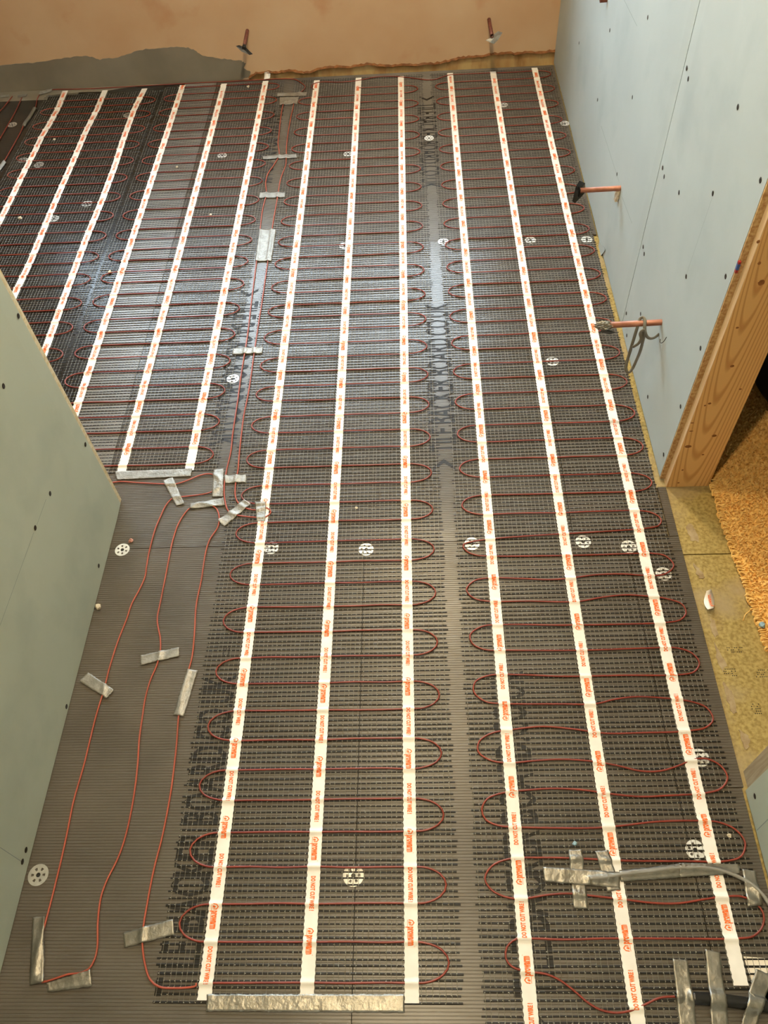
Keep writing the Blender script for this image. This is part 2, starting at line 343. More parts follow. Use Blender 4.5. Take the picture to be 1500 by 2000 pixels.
# ------------------------------------------------------------------ right wall
wall_right = struct(obj('wall_right', boxes_mesh('wall_right', [(.68, .735, 1.33, 3.70, -.008, CEIL), (.68, .735, -.8, .49, -.008, CEIL), (.64, .735, .49, 1.33, 2.05, CEIL)]), M_chip2))
SEAM = 1.868
def plate(name, ya, yb, za, zb, X, m, parent, th=.0125, side=1):
    return bevel_box(name, (X, X+side*th, ya, yb, za, zb) if side > 0 else (X-th, X, ya, yb, za, zb), m, parent, .0012)
def tapered(ya, yb, za, zb, X, m, parent, ta=False, tb=False, th=.0125, side=1, w=.048, dp=.0016):
    ys = [ya]+([ya+w] if ta else [])+([yb-w] if tb else [])+[yb]
    xs = [X+side*dp if ta else X]+([X] if ta else [])+([X] if tb else [])+[X+side*dp if tb else X]
    n = len(ys); V = []
    for z in (za, zb):
        V += [(x, y, z) for x, y in zip(xs, ys)]+[(X+side*th, y, z) for y in ys]
    F = []
    for i in range(n-1):
        F += [(i, i+1, 2*n+i+1, 2*n+i), (n+i, n+i+1, 3*n+i+1, 3*n+i), (i, i+1, n+i+1, n+i), (2*n+i, 2*n+i+1, 3*n+i+1, 3*n+i)]
    F += [(0, n, 3*n, 2*n), (n-1, 2*n-1, 4*n-1, 3*n-1)]
    me = pym('plasterboard_sheet', V, F); bm = bmesh.new(); bm.from_mesh(me); bmesh.ops.recalc_face_normals(bm, faces=bm.faces[:]); bm.to_mesh(me); bm.free()
    return obj('plasterboard_sheet', me, m, parent)
p1 = tapered(SEAM+.0020, 3.558, .006, CEIL-.002, XW, M_gypR, wall_right, ta=True)
p2 = tapered(1.284, SEAM-.0020, .006, CEIL-.002, XW, M_gypR, wall_right, tb=True)
box('joint_backing', (XW+.0115, XW+.0124, SEAM-.0020, SEAM+.0020, .006, CEIL-.004), M_chip2, wall_right)
XN = .625
p3 = plate('plasterboard_sheet', -.795, .490, .004, CEIL-.002, XN, M_gyp, wall_right, th=.009)
def disc_mesh(name, r, depth=.001, n=12, rim=1.5):
    v = [(0, 0, -depth)] + [(r*math.cos(2*math.pi*k/n), r*math.sin(2*math.pi*k/n), -depth) for k in range(n)] + [(rim*r*math.cos(2*math.pi*k/n), rim*r*math.sin(2*math.pi*k/n), 0) for k in range(n)]
    f = [(0, 1+k, 1+(k+1) % n) for k in range(n)] + [(1+k, 1+n+k, 1+n+(k+1) % n, 1+(k+1) % n) for k in range(n)]
    return pym(name, v, f)
scr = disc_mesh('wall_screw', .0042, -.0006, 12, 1.35); scr.materials.append(M_screw)
def wall_screw(par, pos, side):
    o = bpy.data.objects.new('wall_screw', scr); C.objects.link(o); o.parent = par
    o.location = pos; o.rotation_euler = (0, R(-90) if side > 0 else R(90), 0)
for (px, py) in [(1191, 59), (1265, 34), (1131, 84), (1235, 190), (1167, 195), (1341, 133), (1344, 154), (1294, 328), (1297, 345), (1441, 209), (1205, 340), (1392, 378), (1485, 352), (1326, 376), (1256, 482), (1258, 496), (1340, 540), (1417, 540), (1224, 655), (1368, 680), (1329, 794), (1296, 888), (1265, 775), (1251, 613), (1223, 612)]:
    p = on_x(px, py, XW-.0004); wall_screw(p1 if p[1] > SEAM else p2, p, 1)
p = on_x(1474, 1555, XN-.0004); wall_screw(p3, p, 1)
# near jamb details and knife scores on the sheets
def score(par, a, b, X, w=.0011, m=None):
    A = np.array(on_x(*a, X)); B = np.array(on_x(*b, X)); d = B-A; d /= np.linalg.norm(d); n = np.cross(d, (1, 0, 0))*w/2
    obj('scored_line', pym('scored_line', [A-n, A+n, B+n, B-n], [(0, 1, 2, 3)]), m or M_edgegap, par)
M_pencil = mat('pencil_line', (130, 138, 134), rough=0.8)
score(p1, (1219, 0), (1244, 51), XW-.0003, .0013, M_pencil); score(p1, (1174, 246), (1209, 355), XW-.0003, .0013, M_pencil); score(p1, (1215, 385), (1234, 436), XW-.0003, .0013, M_pencil)
score(p2, (1391, 386), (1341, 535), XW-.0003, .0009, M_pencil); score(p3, (1478, 1622), (1500, 1600), XN-.0003, .0016, M_pencil)

M_oldpine = mat('dusty_sawn_pine', (168, 152, 124), (148, 130, 102), 8, rough=0.75, stretch=(30, 30, 2))
# timber door posts ---------------------------------------------------------
def at_origin(o, e):   # keep a world-space mesh under an empty that stands elsewhere
    o.location = (-e.location[0], -e.location[1], -e.location[2]); return o
ep = empty('timber_post', (.68, 1.29, -.006)); tag(ep, 'tall pine door post with knots at the far side of the doorway', 'post')
at_origin(bevel_box('stud', (.6285, .734, 1.2585, 1.322, -.006, CEIL), M_pine, ep, .0012), ep)
at_origin(box('planed_face', (.6274, .6287, 1.2590, 1.322, -.006, CEIL), M_pale, ep), ep)
at_origin(box('board_edge_strip', (.6148, .6272, 1.2795, 1.2840, .004, CEIL-.004), M_chip2, ep), ep)
rk_ = .62
M_knot = mat('pine_knot', (158, 102, 50), (124, 74, 32), 120, rough=0.6)
for (px, py, rx, rz) in ((1483, 514, .005, .006), (1487, 552, .010, .011), (1481, 472, .005, .006), (1430, 715, .007, .006), (1395, 851, .009, .007), (1344, 872, .013, .008), (1440, 640, .005, .004), (1386, 788, .006, .005), (1377, 792, .004, .004), (1446, 760, .005, .004), (1333, 918, .004, .005), (1325, 943, .005, .004), (1373, 888, .005, .004), (1352, 826, .007, .003), (1350, 842, .008, .003)):
    c_ = on_y(px, py, 1.2584); n_ = 14
    at_origin(obj('knot', pym('knot', [(c_[0]+rk_*rx*math.cos(6.283*k/n_)*(1+.15*math.sin(3*k)), 1.2583, c_[2]+rk_*rz*math.sin(6.283*k/n_)) for k in range(n_)], [tuple(range(n_))]), M_knot, ep), ep)
en = empty('timber_post', (.68, .50, -.006)); tag(en, 'pale near door post rising beside the lower right corner', 'post')
at_origin(bevel_box('stud', (.6345, .734, .460, .531, -.006, CEIL), M_oldpine, en, .0012), en)

# left partition ------------------------------------------------------------
wl_ = struct(obj('wall_partition', boxes_mesh('wall_partition', [(XL-.09, XL-.0135, -.8, 1.235, -.006, CEIL)]), M_chip2))
q1 = tapered(-.795, 1.2445, .003, CEIL-.002, XL, M_gyp, wl_, tb=True, side=-1)
box('edge_stud', (XL-.09, XL-.0130, 1.236, 1.2640, -.004, CEIL), M_chip2, wl_)
box('edge_bead', (XL-.0135, XL-.002, 1.2448, 1.2580, .003, CEIL-.002), M_gypedge, wl_)
for (px, py) in [(36, 617), (167, 868), (7, 754), (69, 1031), (98, 964), (237, 999), (193, 1105), (130, 1380), (51, 1660), (44, 1683), (186, 1188)]:
    p = on_x(px, py, XL+.0004); wall_screw(q1, p, -1)
score(q1, (90, 975), (72, 1025), XL+.0003, .0012, M_pencil); score(q1, (66, 1040), (0, 1222), XL+.0003, .0012, M_pencil)
score(q1, (0, 1655), (44, 1684), XL+.0003, .0014, M_pencil)

# ================================================================== HEATING MATS
CABLES = []      # sampled centre lines of all cables, for the tapes that lie over them
ZC, RC = .0036, .0019
def serp(xl, xr, tips, first_left=True, ax=.056):
    """serpentine run from far to near; tips = world Y of the right-hand loops"""
    P = []; n = len(tips); t = np.array(tips)
    for k in range(n):
        d0 = (t[k-1]-t[k])/4 if k else (t[0]-t[1])/4
        d1 = (t[k]-t[k+1])/4 if k < n-1 else (t[n-2]-t[n-1])/4
        ya, yb = t[k]+d0, t[k]-d1
        # left -> right
        for x in np.linspace(xl+ax, xr-ax, 7): P.append((x, ya+random.uniform(-.0011, .0011)))
        for a in np.linspace(75, -75, 9): P.append((xr-ax+ax*math.cos(R(a)), (ya+yb)/2+(ya-yb)/2*math.sin(R(a))))
        for x in np.linspace(xr-ax, xl+ax, 7): P.append((x, yb+random.uniform(-.0011, .0011)))
        if k < n-1:
            yn = t[k+1]+(t[k]-t[k+1])/4
            for a in np.linspace(105, 255, 9): P.append((xl+ax+ax*math.cos(R(a)), (yb+yn)/2+(yb-yn)/2*math.sin(R(a))))
    return P
def px_path(l): return [fl(a, b, ZC)[:2] for a, b in l]
def cable(name, xy, m, parent=None, r=RC):
    c = catmull([(a, b, ZC) for a, b in xy], .007); CABLES.append(c[:, :2]); return tube(name, c, r, m, parent, sides=8)

def net(parent, xa, xb, ya, yb, py=.0112, px=.0105, cuts=()):
    """glass-fibre carrier net: broad black yarns across, thin clear threads along"""
    ys = np.arange(ya+py/2, yb, py); ys = ys+rng.uniform(-.0011, .0011, len(ys)); V, F = [], []
    for y in ys:
        w = .0018+rng.uniform(-.0003, .0003); e0, e1 = rng.uniform(-.004, .003, 2); s = rng.uniform(-.0025, .0025)
        n = 6; xs = np.linspace(xa+e0, xb+e1, n); k = len(V)
        yy = y+s*(np.linspace(-.5, .5, n))+rng.uniform(-.0006, .0006, n)
        for i in range(n): V += [(xs[i], yy[i]-w, .0004), (xs[i], yy[i]-w*.5, .0012), (xs[i], yy[i]+w*.5, .0012), (xs[i], yy[i]+w, .0004)]
        for i in range(n-1):
            a = k+4*i; F += [(a, a+4, a+5, a+1), (a+1, a+5, a+6, a+2), (a+2, a+6, a+7, a+3)]
    o = obj('net_yarns', pym('net_yarns', V, F), M_weft, parent); o['kind'] = 'stuff'
    xs = np.arange(xa+.004, xb-.003, px); V, F = [], []
    for x in xs:
        x += rng.uniform(-.0012, .0012); ph = rng.uniform(0, 6); w = .00034; k = len(V)
        yy = np.sort(np.concatenate([ys, ys[:-1]+np.diff(ys)/2]))
        xx = x+.0008*np.sin(yy*9+ph)
        for i, y in enumerate(yy):
            z = .0018 if i % 2 == 0 else .0010
            ww = w*1.7 if i % 2 == 0 else w
            V += [(xx[i]-ww, y, z-.0004), (xx[i], y, z), (xx[i]+ww, y, z-.0004)]
        for i in range(len(yy)-1):
            a = k+3*i; F += [(a, a+1, a+4, a+3), (a+1, a+2, a+5, a+4)]
    o2 = obj('net_threads', pym('net_threads', V, F), M_warp, parent); o2['kind'] = 'stuff'
    V, F = [], []                       # little knots where threads bind the yarns, their glints painted near-white
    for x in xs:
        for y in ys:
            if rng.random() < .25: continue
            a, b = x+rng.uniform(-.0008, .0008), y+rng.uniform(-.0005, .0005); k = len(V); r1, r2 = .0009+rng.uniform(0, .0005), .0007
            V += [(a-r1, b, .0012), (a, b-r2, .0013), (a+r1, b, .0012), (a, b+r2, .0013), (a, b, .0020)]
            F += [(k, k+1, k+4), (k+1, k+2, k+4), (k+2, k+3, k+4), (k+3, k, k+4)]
    o3 = obj('net_knot_glints', pym('net_knot_glints', V, F), M_node, parent); o3['kind'] = 'stuff'
    return o

TAPES = []
def tape_strip(parent, pts, rows, m=M_tape, w=.0255, up=False, phase=0.0, cut=.0009, curl=False):
    """white carrier tape lying over the cable rows, with its orange lettering"""
    pts = sorted(pts, key=lambda p: p[1]); P = np.array(pts); ya, yb = P[0, 1], P[-1, 1]
    rows = np.array(sorted(rows))
    ys = np.arange(ya, yb, .0028)
    def zt(y):
        if len(rows) == 0: return .0027
        d = np.min(np.abs(rows-y)); return .0027+.0040*math.exp(-(d/.0044)**2)
    def xt(y): return float(np.interp(y, P[:, 1], P[:, 0]))
    V, F = [], []
    for i, y in enumerate(ys):
        x = xt(y); z = zt(y); s = cut if (i//2) % 2 else -cut*.2
        V += [(x-w/2+s, y, z), (x, y, z+.0001), (x+w/2-s*.5, y, z)]
    for i in range(len(ys)-1):
        a = 3*i; F += [(a, a+1, a+4, a+3), (a+1, a+2, a+5, a+4)]
    t = obj('carrier_tape', pym('carrier_tape', V, F), m, parent, smooth=True)
    # lettering
    sg = 1 if up else -1
    def stamp(V2, F2, u0, y0, LV, LF):
        k = len(LV)
        for (u, v) in V2:
            yy = y0+sg*(u0+u); yy = min(max(yy, ya+.001), yb-.001)
            LV.append((xt(yy)-sg*v, yy, zt(yy)+.00045))
        LF.extend([tuple(k+i for i in f) for f in F2])
    A, AF = text_geo('prowarm', 1.0, .045, 2); wA = A[:, 0].max()-A[:, 0].min()
    A2 = [((p[0]-A[:, 0].min())/wA*.031+.0115, (p[1]-.27)*.0190) for p in A]
    D, DF = text_geo('DO NOT CUT WIRE !', 1.0, .045, 2); wD = D[:, 0].max()-D[:, 0].min()
    D2 = [((p[0]-D[:, 0].min())/wD*.060, (p[1]-.35)*.0116) for p in D]
    tm, tmF = text_geo('TM', 1.0, 0, 1); T2 = [(p[0]*.0017+.0425, p[1]*.0022+.0052) for p in tm]
    ic = [(-.0005, -.004), (.0005, .003), (.0050, .0068), (.0098, .003), (.0092, -.0035), (.0076, -.0035), (.0080, .0020), (.0050, .0044), (.0020, .0020), (.0012, -.004),
          (.0030, -.0045), (.0035, -.0005), (.0055, .0012), (.0070, -.0010), (.0060, -.0045)]
    icF = [(0, 1, 8, 9), (1, 2, 7, 8), (2, 3, 6, 7), (3, 4, 5, 6), (10, 11, 12, 13, 14)]
    bar = [(0.0, -.0066), (.041, -.0066), (.041, -.0058), (0, -.0058)]
    y = (ya if up else yb)+sg*(phase-.16)
    while ya-.2 < y < yb+.2:
        for (g, f, L0, u0) in ((A2, AF, .043, 0), (D2, DF, .06, .071)):
            s, e2 = y+sg*u0, y+sg*(u0+L0)
            if min(s, e2) > ya+.001 and max(s, e2) < yb-.001:
                LV, LF = [], []
                stamp(g, f, u0, y, LV, LF)
                if g is A2: stamp(T2, tmF, 0, y, LV, LF); stamp(ic, icF, 0, y, LV, LF); stamp(bar, [(0, 1, 2, 3)], 0, y, LV, LF)
                obj('printed_logo' if g is A2 else 'printed_warning', pym('print', LV, LF), M_orange, t)
        y += sg*.160
    TAPES.append((xt, zt, ya, yb, w)); return t

def rows_at(path, X):
    """Y of every crossing of a cable path with the line x = X"""
    P = np.array(path); s = P[:, 0]-X; r = []
    for i in np.where(s[:-1]*s[1:] <= 0)[0]:
        t = s[i]/(s[i]-s[i+1]+1e-12); r.append(P[i, 1]+t*(P[i+1, 1]-P[i, 1]))
    return r
def ytips(px): return [fl(a, b, ZC)[1] for a, b in px]

# --- middle mat
midtips = [173, 201.5, 231.5, 263, 296, 329, 364, 401, 441, 482, 527, 574, 622, 676, 731, 789, 853, 923, 994, 1072, 1156, 1254, 1356, 1471, 1590, 1728, 1880]
mx = lambda y: 813+(877-813)*(y-173)/(1880-173)
mtY = ytips([(mx(y)+0*y, y) for y in midtips])
mid = serp(-.468, .030, mtY)
link = px_path([(1044, 138.5), (963, 142), (900, 145), (880, 146), (865, 150), (850, 155), (835, 156), (810, 153), (783, 150), (760, 149), (730, 151), (700, 157), (660, 160.5), (630, 160), (614, 163), (608, 169), (613, 175)])
mid_near = px_path([(383, 1925), (333, 1930), (310, 1927), (293, 1913), (283, 1883), (278, 1843), (280, 1810)])
matM = empty('heating_mat', (-.22, 1.83, 0)); tag(matM, 'long heating mat in the middle, three white tapes over red cable loops', 'heating mat', 'underfloor heating mats')
def loc(o, e): return at_origin(o, e)
loc(cable('heating_cable', mid[3:], M_cable, matM), matM)
net0 = len(C.objects)
def put_net(e, *a):
    before = set(C.objects); net(e, *a)
    for o in C.objects:
        if o not in before: at_origin(o, e)
def put_tape(e, *a, **k):
    t = tape_strip(*a, parent=e, **k) if False else tape_strip(e, *a, **k)
    at_origin(t, e); return t
put_net(matM, -.497, .053, .125, 3.535)
put_tape(matM, [(-.404, .133), (-.402, 3.518)], rows_at(CABLES[-1], -.403), up=False, phase=.03)
put_tape(matM, [(-.222, .140), (-.222, 3.522)], rows_at(CABLES[-1], -.222), up=False, phase=.075)
put_tape(matM, [(-.037, .130), (-.040, 3.516)], rows_at(CABLES[-1], -.038), up=False, phase=.055)

# --- right mat
rtl = [(851, 169), (852, 198), (854, 228.5), (856, 260), (858, 291), (860, 326), (861, 361), (863, 398), (865, 437.5), (868, 478), (870, 522), (872, 569.5), (875, 618), (880, 670), (881, 727), (885, 785), (889, 848), (894, 915.5), (899, 987), (905, 1064)]
rY = ytips(rtl); rY_right = [rY[0]+.062]+[(a+b)/2 for a, b in zip(rY[:-1], rY[1:])]
right = serp(.104, .592, rY_right, ax=.056)
right_far = right[3:]
trace = [(905, 1064), (912, 1077), (930, 1084), (952, 1086), (1040, 1086), (1150, 1084), (1240, 1081), (1276, 1081), (1300, 1086), (1316, 1104), (1305, 1118), (1285, 1124), (1260, 1124), (1212, 1121), (1160, 1123), (1108, 1130), (1068, 1132), (1020, 1130), (952, 1129), (925, 1135), (911, 1152), (925, 1168), (952, 1174), (1032, 1174), (1124, 1175), (1180, 1166), (1220, 1162), (1260, 1164), (1300, 1169), (1332, 1180), (1340, 1196), (1330, 1210), (1300, 1216), (1220, 1219), (1100, 1221), (980, 1220), (940, 1224), (918, 1240), (922, 1256), (944, 1268), (1000, 1270), (1140, 1270), (1260, 1266), (1324, 1266), (1352, 1276), (1366, 1294), (1356, 1312), (1324, 1318), (1220, 1319), (1100, 1321), (1020, 1318), (956, 1319), (928, 1332), (926, 1352), (948, 1370), (980, 1374), (1100, 1375), (1160, 1375), (1200, 1366), (1240, 1361), (1292, 1363), (1348, 1370), (1380, 1382), (1393, 1404), (1380, 1420), (1340, 1428), (1260, 1431), (1180, 1432), (1120, 1424), (1060, 1419), (1000, 1425), (960, 1432), (936, 1448), (934, 1468), (956, 1484), (992, 1490), (1040, 1486), (1092, 1483), (1148, 1486), (1200, 1494), (1252, 1506), (1288, 1506), (1324, 1496), (1352, 1484), (1380, 1482), (1408, 1496), (1421, 1518), (1408, 1540), (1376, 1549), (1300, 1554), (1252, 1556), (1188, 1550), (1140, 1543), (1080, 1540), (1020, 1544), (980, 1549), (952, 1560), (941, 1580), (948, 1600), (972, 1612), (1000, 1615), (1080, 1617), (1160, 1617), (1220, 1612), (1280, 1605), (1360, 1603), (1404, 1606), (1436, 1620), (1455, 1644), (1448, 1672), (1416, 1682), (1340, 1682), (1220, 1681), (1140, 1677), (1060, 1675), (992, 1678), (960, 1692), (947, 1716), (960, 1738), (988, 1752), (1020, 1755), (1068, 1748), (1108, 1745), (1160, 1750), (1220, 1757), (1280, 1764), (1328, 1764), (1372, 1757), (1408, 1752), (1448, 1751), (1476, 1764), (1491, 1784), (1490, 1808), (1472, 1828), (1440, 1833), (1300, 1833), (1180, 1833), (1100, 1835), (1040, 1833), (1008, 1834), (990, 1850), (988, 1872), (1000, 1888), (1028, 1897), (1068, 1903), (1096, 1916), (1120, 1934), (1148, 1958), (1172, 1972), (1200, 1978), (1228, 1975), (1260, 1962), (1288, 1949), (1330, 1946)]
# the regular far part ends at the loop just before the traced part
cut = [i for i, p in enumerate(right_far) if p[1] < rY[-1]+.04]
rf = right_far[:cut[0]] if cut else right_far
tr = px_path(trace)
matR = empty('heating_mat', (.35, 1.77, 0)); tag(matR, 'heating mat along the right wall, its cable wavy near the doorway', 'heating mat', 'underfloor heating mats')
loc(cable('heating_cable', px_path([(880, 146), (900, 145)])[:0]+rf+tr, M_cable, matR), matR)
rpath = CABLES[-1]
put_net(matR, .086, .602, .148, 3.535); put_net(matR, .086, .428, -.05, .148)
put_tape(matR, [(.167, -.05), (.1685, 1.5), (.170, 3.522)], rows_at(rpath, .168), up=True, phase=.05)
put_tape(matR, [(.347, -.05), (.350, 1.6), (.352, 3.515)], rows_at(rpath, .350), up=True, phase=.10)
put_tape(matR, [(.533, .158), (.531, 1.8), (.529, 3.530)], rows_at(rpath, .531), up=True, phase=.085)

# --- left mat
ltr = [(546, 168), (541, 195), (536, 224), (531, 255), (526, 286), (519, 319), (513, 353), (506, 390), (500.5, 429), (493, 468), (486, 510), (477, 554), (467.5, 602), (459.5, 653), (450, 704), (440, 763), (429, 823.5), (417, 888)]
left = serp(-1.053, -.562, ytips(ltr))
matL = empty('heating_mat', (-.81, 2.4, 0)); tag(matL, 'shorter heating mat left of the taped cable pair, ending by the green partition', 'heating mat', 'underfloor heating mats')
loc(cable('heating_cable', left, M_cable, matL), matL)
put_net(matL, -1.068, -.542, 1.345, 3.53)
put_tape(matL, [(-.990, 1.38), (-.990, 3.535)], rows_at(CABLES[-1], -.990), up=True, phase=.03)
put_tape(matL, [(-.807, 1.352), (-.807, 3.530)], rows_at(CABLES[-1], -.807), up=True, phase=.06)
put_tape(matL, [(-.621, 1.352), (-.626, 3.535)], rows_at(CABLES[-1], -.624), up=True, phase=.09)

# --- far left mat
lltr = [(304, 195), (294, 222), (283, 251), (273, 282), (261.6, 313), (249.6, 347), (237, 384), (224, 421), (210, 460.5), (193, 501), (178, 545), (160, 592.5), (142, 640), (123, 693)]
llY = ytips(lltr); llY += [llY[-1]-.128*k for k in (1, 2, 3)]
ll = serp(-1.574, -1.089, llY)
matF = empty('heating_mat', (-1.33, 2.4, 0)); tag(matF, 'heating mat in the far left corner on the boards painted dim, one tape kinked', 'heating mat', 'underfloor heating mats')
loc(cable('heating_cable', ll, M_cable, matF), matF)
put_net(matF, -1.592, -1.074, 1.42, 3.50)
k1 = [fl(a, b)[:2] for a, b in [(128, 178), (114, 212), (98, 242), (87, 260), (82, 268), (68, 298), (48, 336), (26, 382), (6, 422)]] + [(-1.512, 1.45)]
put_tape(matF, k1, rows_at(CABLES[-1], -1.512), up=False, phase=.02)
k2 = [fl(a, b)[:2] for a, b in [(206, 177), (190, 215), (168, 258), (146, 310), (118, 373), (98, 420), (60, 512), (30, 574)]] + [(-1.33, 1.45)]
put_tape(matF, k2, rows_at(CABLES[-1], -1.33), up=False, phase=.06)
k3 = [fl(a, b)[:2] for a, b in [(283, 174), (262, 216), (240, 277), (225, 325), (200, 392), (170, 464), (130, 572), (90, 682)]] + [(-1.153, 1.45)]
put_tape(matF, k3, rows_at(CABLES[-1], -1.153), up=False, phase=.04)

# ------------------------------------------------------------------ loose cables (each its own thing)
loose = [(214, 943), (221.6, 942), (236, 940.5), (272, 943), (315, 945), (344, 945), (368, 937.6), (392, 928), (409, 925.6), (423, 930), (430, 940), (425.6, 952), (411, 961.6), (392, 966), (358, 970), (339, 972), (325, 985.6), (313, 1009.6), (303, 1033.6), (291, 1079), (286, 1107), (283, 1127), (273, 1150), (257, 1180), (247, 1210), (230, 1253), (213, 1307), (203, 1347), (187, 1400), (163, 1497), (143, 1567), (133, 1617), (120, 1677), (103, 1747), (90, 1797), (78, 1843), (70, 1880), (68, 1900), (73, 1913), (83, 1918), (103, 1913), (133, 1903), (160, 1900), (173, 1893), (185, 1873), (190, 1850), (191, 1800), (197, 1753), (207, 1723), (227, 1683), (240, 1650), (253, 1600), (263, 1543), (269, 1490), (272, 1443), (278, 1400), (283, 1367), (293, 1330), (307, 1297), (313, 1270), (313, 1247), (307, 1210), (313, 1177), (323, 1127), (330, 1090), (337, 1057), (350, 1020), (370, 993), (390, 983), (407, 985), (422, 993), (428, 1010), (425, 1030), (410, 1053), (402, 1077), (393, 1133), (383, 1183), (380, 1233), (375, 1283), (368, 1310), (353, 1367), (348, 1407), (345, 1450), (340, 1497), (333, 1550), (317, 1633), (300, 1700), (287, 1767), (280, 1810), (278, 1843), (283, 1883), (293, 1913), (310, 1927), (333, 1930), (383, 1925), (430, 1924), (500, 1923)]
# the last loose points meet the end of the middle mat's nearest row
lp = px_path(loose[:-2]); lp.append((mid[-1][0]-.01, mid[-1][1]))
tag(cable('loose_cable', lp, M_cable2), 'orange cable taped in three long runs over the bare boards at lower left', 'cable')
g1 = [(560, 196), (555, 200), (549, 225), (545, 260), (543, 280), (545, 303), (535, 322), (524, 338), (519, 355), (520, 380), (513, 408), (504, 487), (493, 573), (482.5, 660), (472, 725), (463, 790), (454, 850), (451, 880), (442, 921), (437.6, 952), (440, 981), (446, 998), (459, 1005), (488, 1009.6), (519, 1009.6), (529, 1000), (521.6, 992), (500, 996), (481, 993), (466, 983), (460, 971), (460, 945), (465, 916), (467, 890), (476, 812), (485, 768), (498, 677), (510.7, 595), (521.5, 521), (532, 443), (541, 390), (548, 350), (558, 322), (559, 308), (560, 280), (566, 240), (574, 202)]
tag(cable('loose_cable', px_path(g1), M_cable2), 'doubled-back cable pair running between the left and middle mats', 'cable')
g2 = [(46, 245), (68, 212), (74, 190), (82, 180), (100, 175.5), (150, 174), (200, 172), (300, 166.5), (400, 161), (470, 158), (516, 155.5), (550, 154), (575, 155), (590, 163), (596, 170), (590, 178), (582, 182)]
tag(cable('loose_cable', px_path(g2), M_cable), 'brown cable running along the foot of the back wall', 'cable')
tag(cable('loose_cable', px_path([(46, 245), (40, 258), (26, 284), (10, 312), (-6, 338)]), M_cable), 'short brown cable end below the grey joint in the far left corner', 'cable')
tag(cable('loose_cable', px_path([(43, 190), (30, 218), (12, 250), (-8, 284)]), M_cable), 'thin cable left of the grey joint, second from the photo edge', 'cable')
tag(cable('loose_cable', px_path([(24, 188), (10, 206), (-8, 226)]), M_cable), 'thin cable leaving the photo at the far upper left edge', 'cable')
tag(cable('loose_cable', link[1:], M_cable), 'cable bridging the tops of the middle and right mats', 'cable')

# supply cable and cable joint at lower right
CAB = np.vstack(CABLES)
sup = [fl(a, b, .006) for a, b in [(1150, 1716), (1180, 1714), (1212, 1708), (1260, 1703), (1320, 1696), (1370, 1695), (1410, 1701), (1445, 1714), (1475, 1733), (1497, 1758), (1512, 1785)]]
tag(tube('supply_cable', catmull(sup, .006), .0036, M_sheath, None, 10), 'grey supply cable under foil tape curving off at the right edge', 'cable')
CAB = np.vstack([CAB, catmull(sup, .004)[:, :2]])
jp = [fl(a, b, .0062) for a, b in [(1318, 1945), (1346, 1947), (1352, 1948), (1356, 1949), (1400, 1952), (1440, 1957), (1468, 1961), (1510, 1968)]]
jc = catmull(jp, .003); ja = np.linspace(0, 1, len(jc)); jx = jc[:, 0]; jrr = np.interp(jx, [jp[0][0], jp[1][0], jp[2][0], jp[3][0], jp[-1][0]], [.0020, .0022, .0060, .0098, .0098])
tag(tube('cable_joint', jc, jrr, M_blacktape, None, 16, .5), 'black shrink sleeve joint under foil strips at the lower right', 'cable joint')
JNT = jc[jc[:, 0] > jp[2][0], :2]
gp = [fl(a, b, .0045) for a, b in [(68, 211), (63, 220), (56, 231), (50, 239), (46, 246)]]
tag(tube('cable_joint', catmull(gp, .004), [.0075]*len(catmull(gp, .004)), M_greycable, None, 10, .7), 'grey cable joint sleeve in the far left corner', 'cable joint')

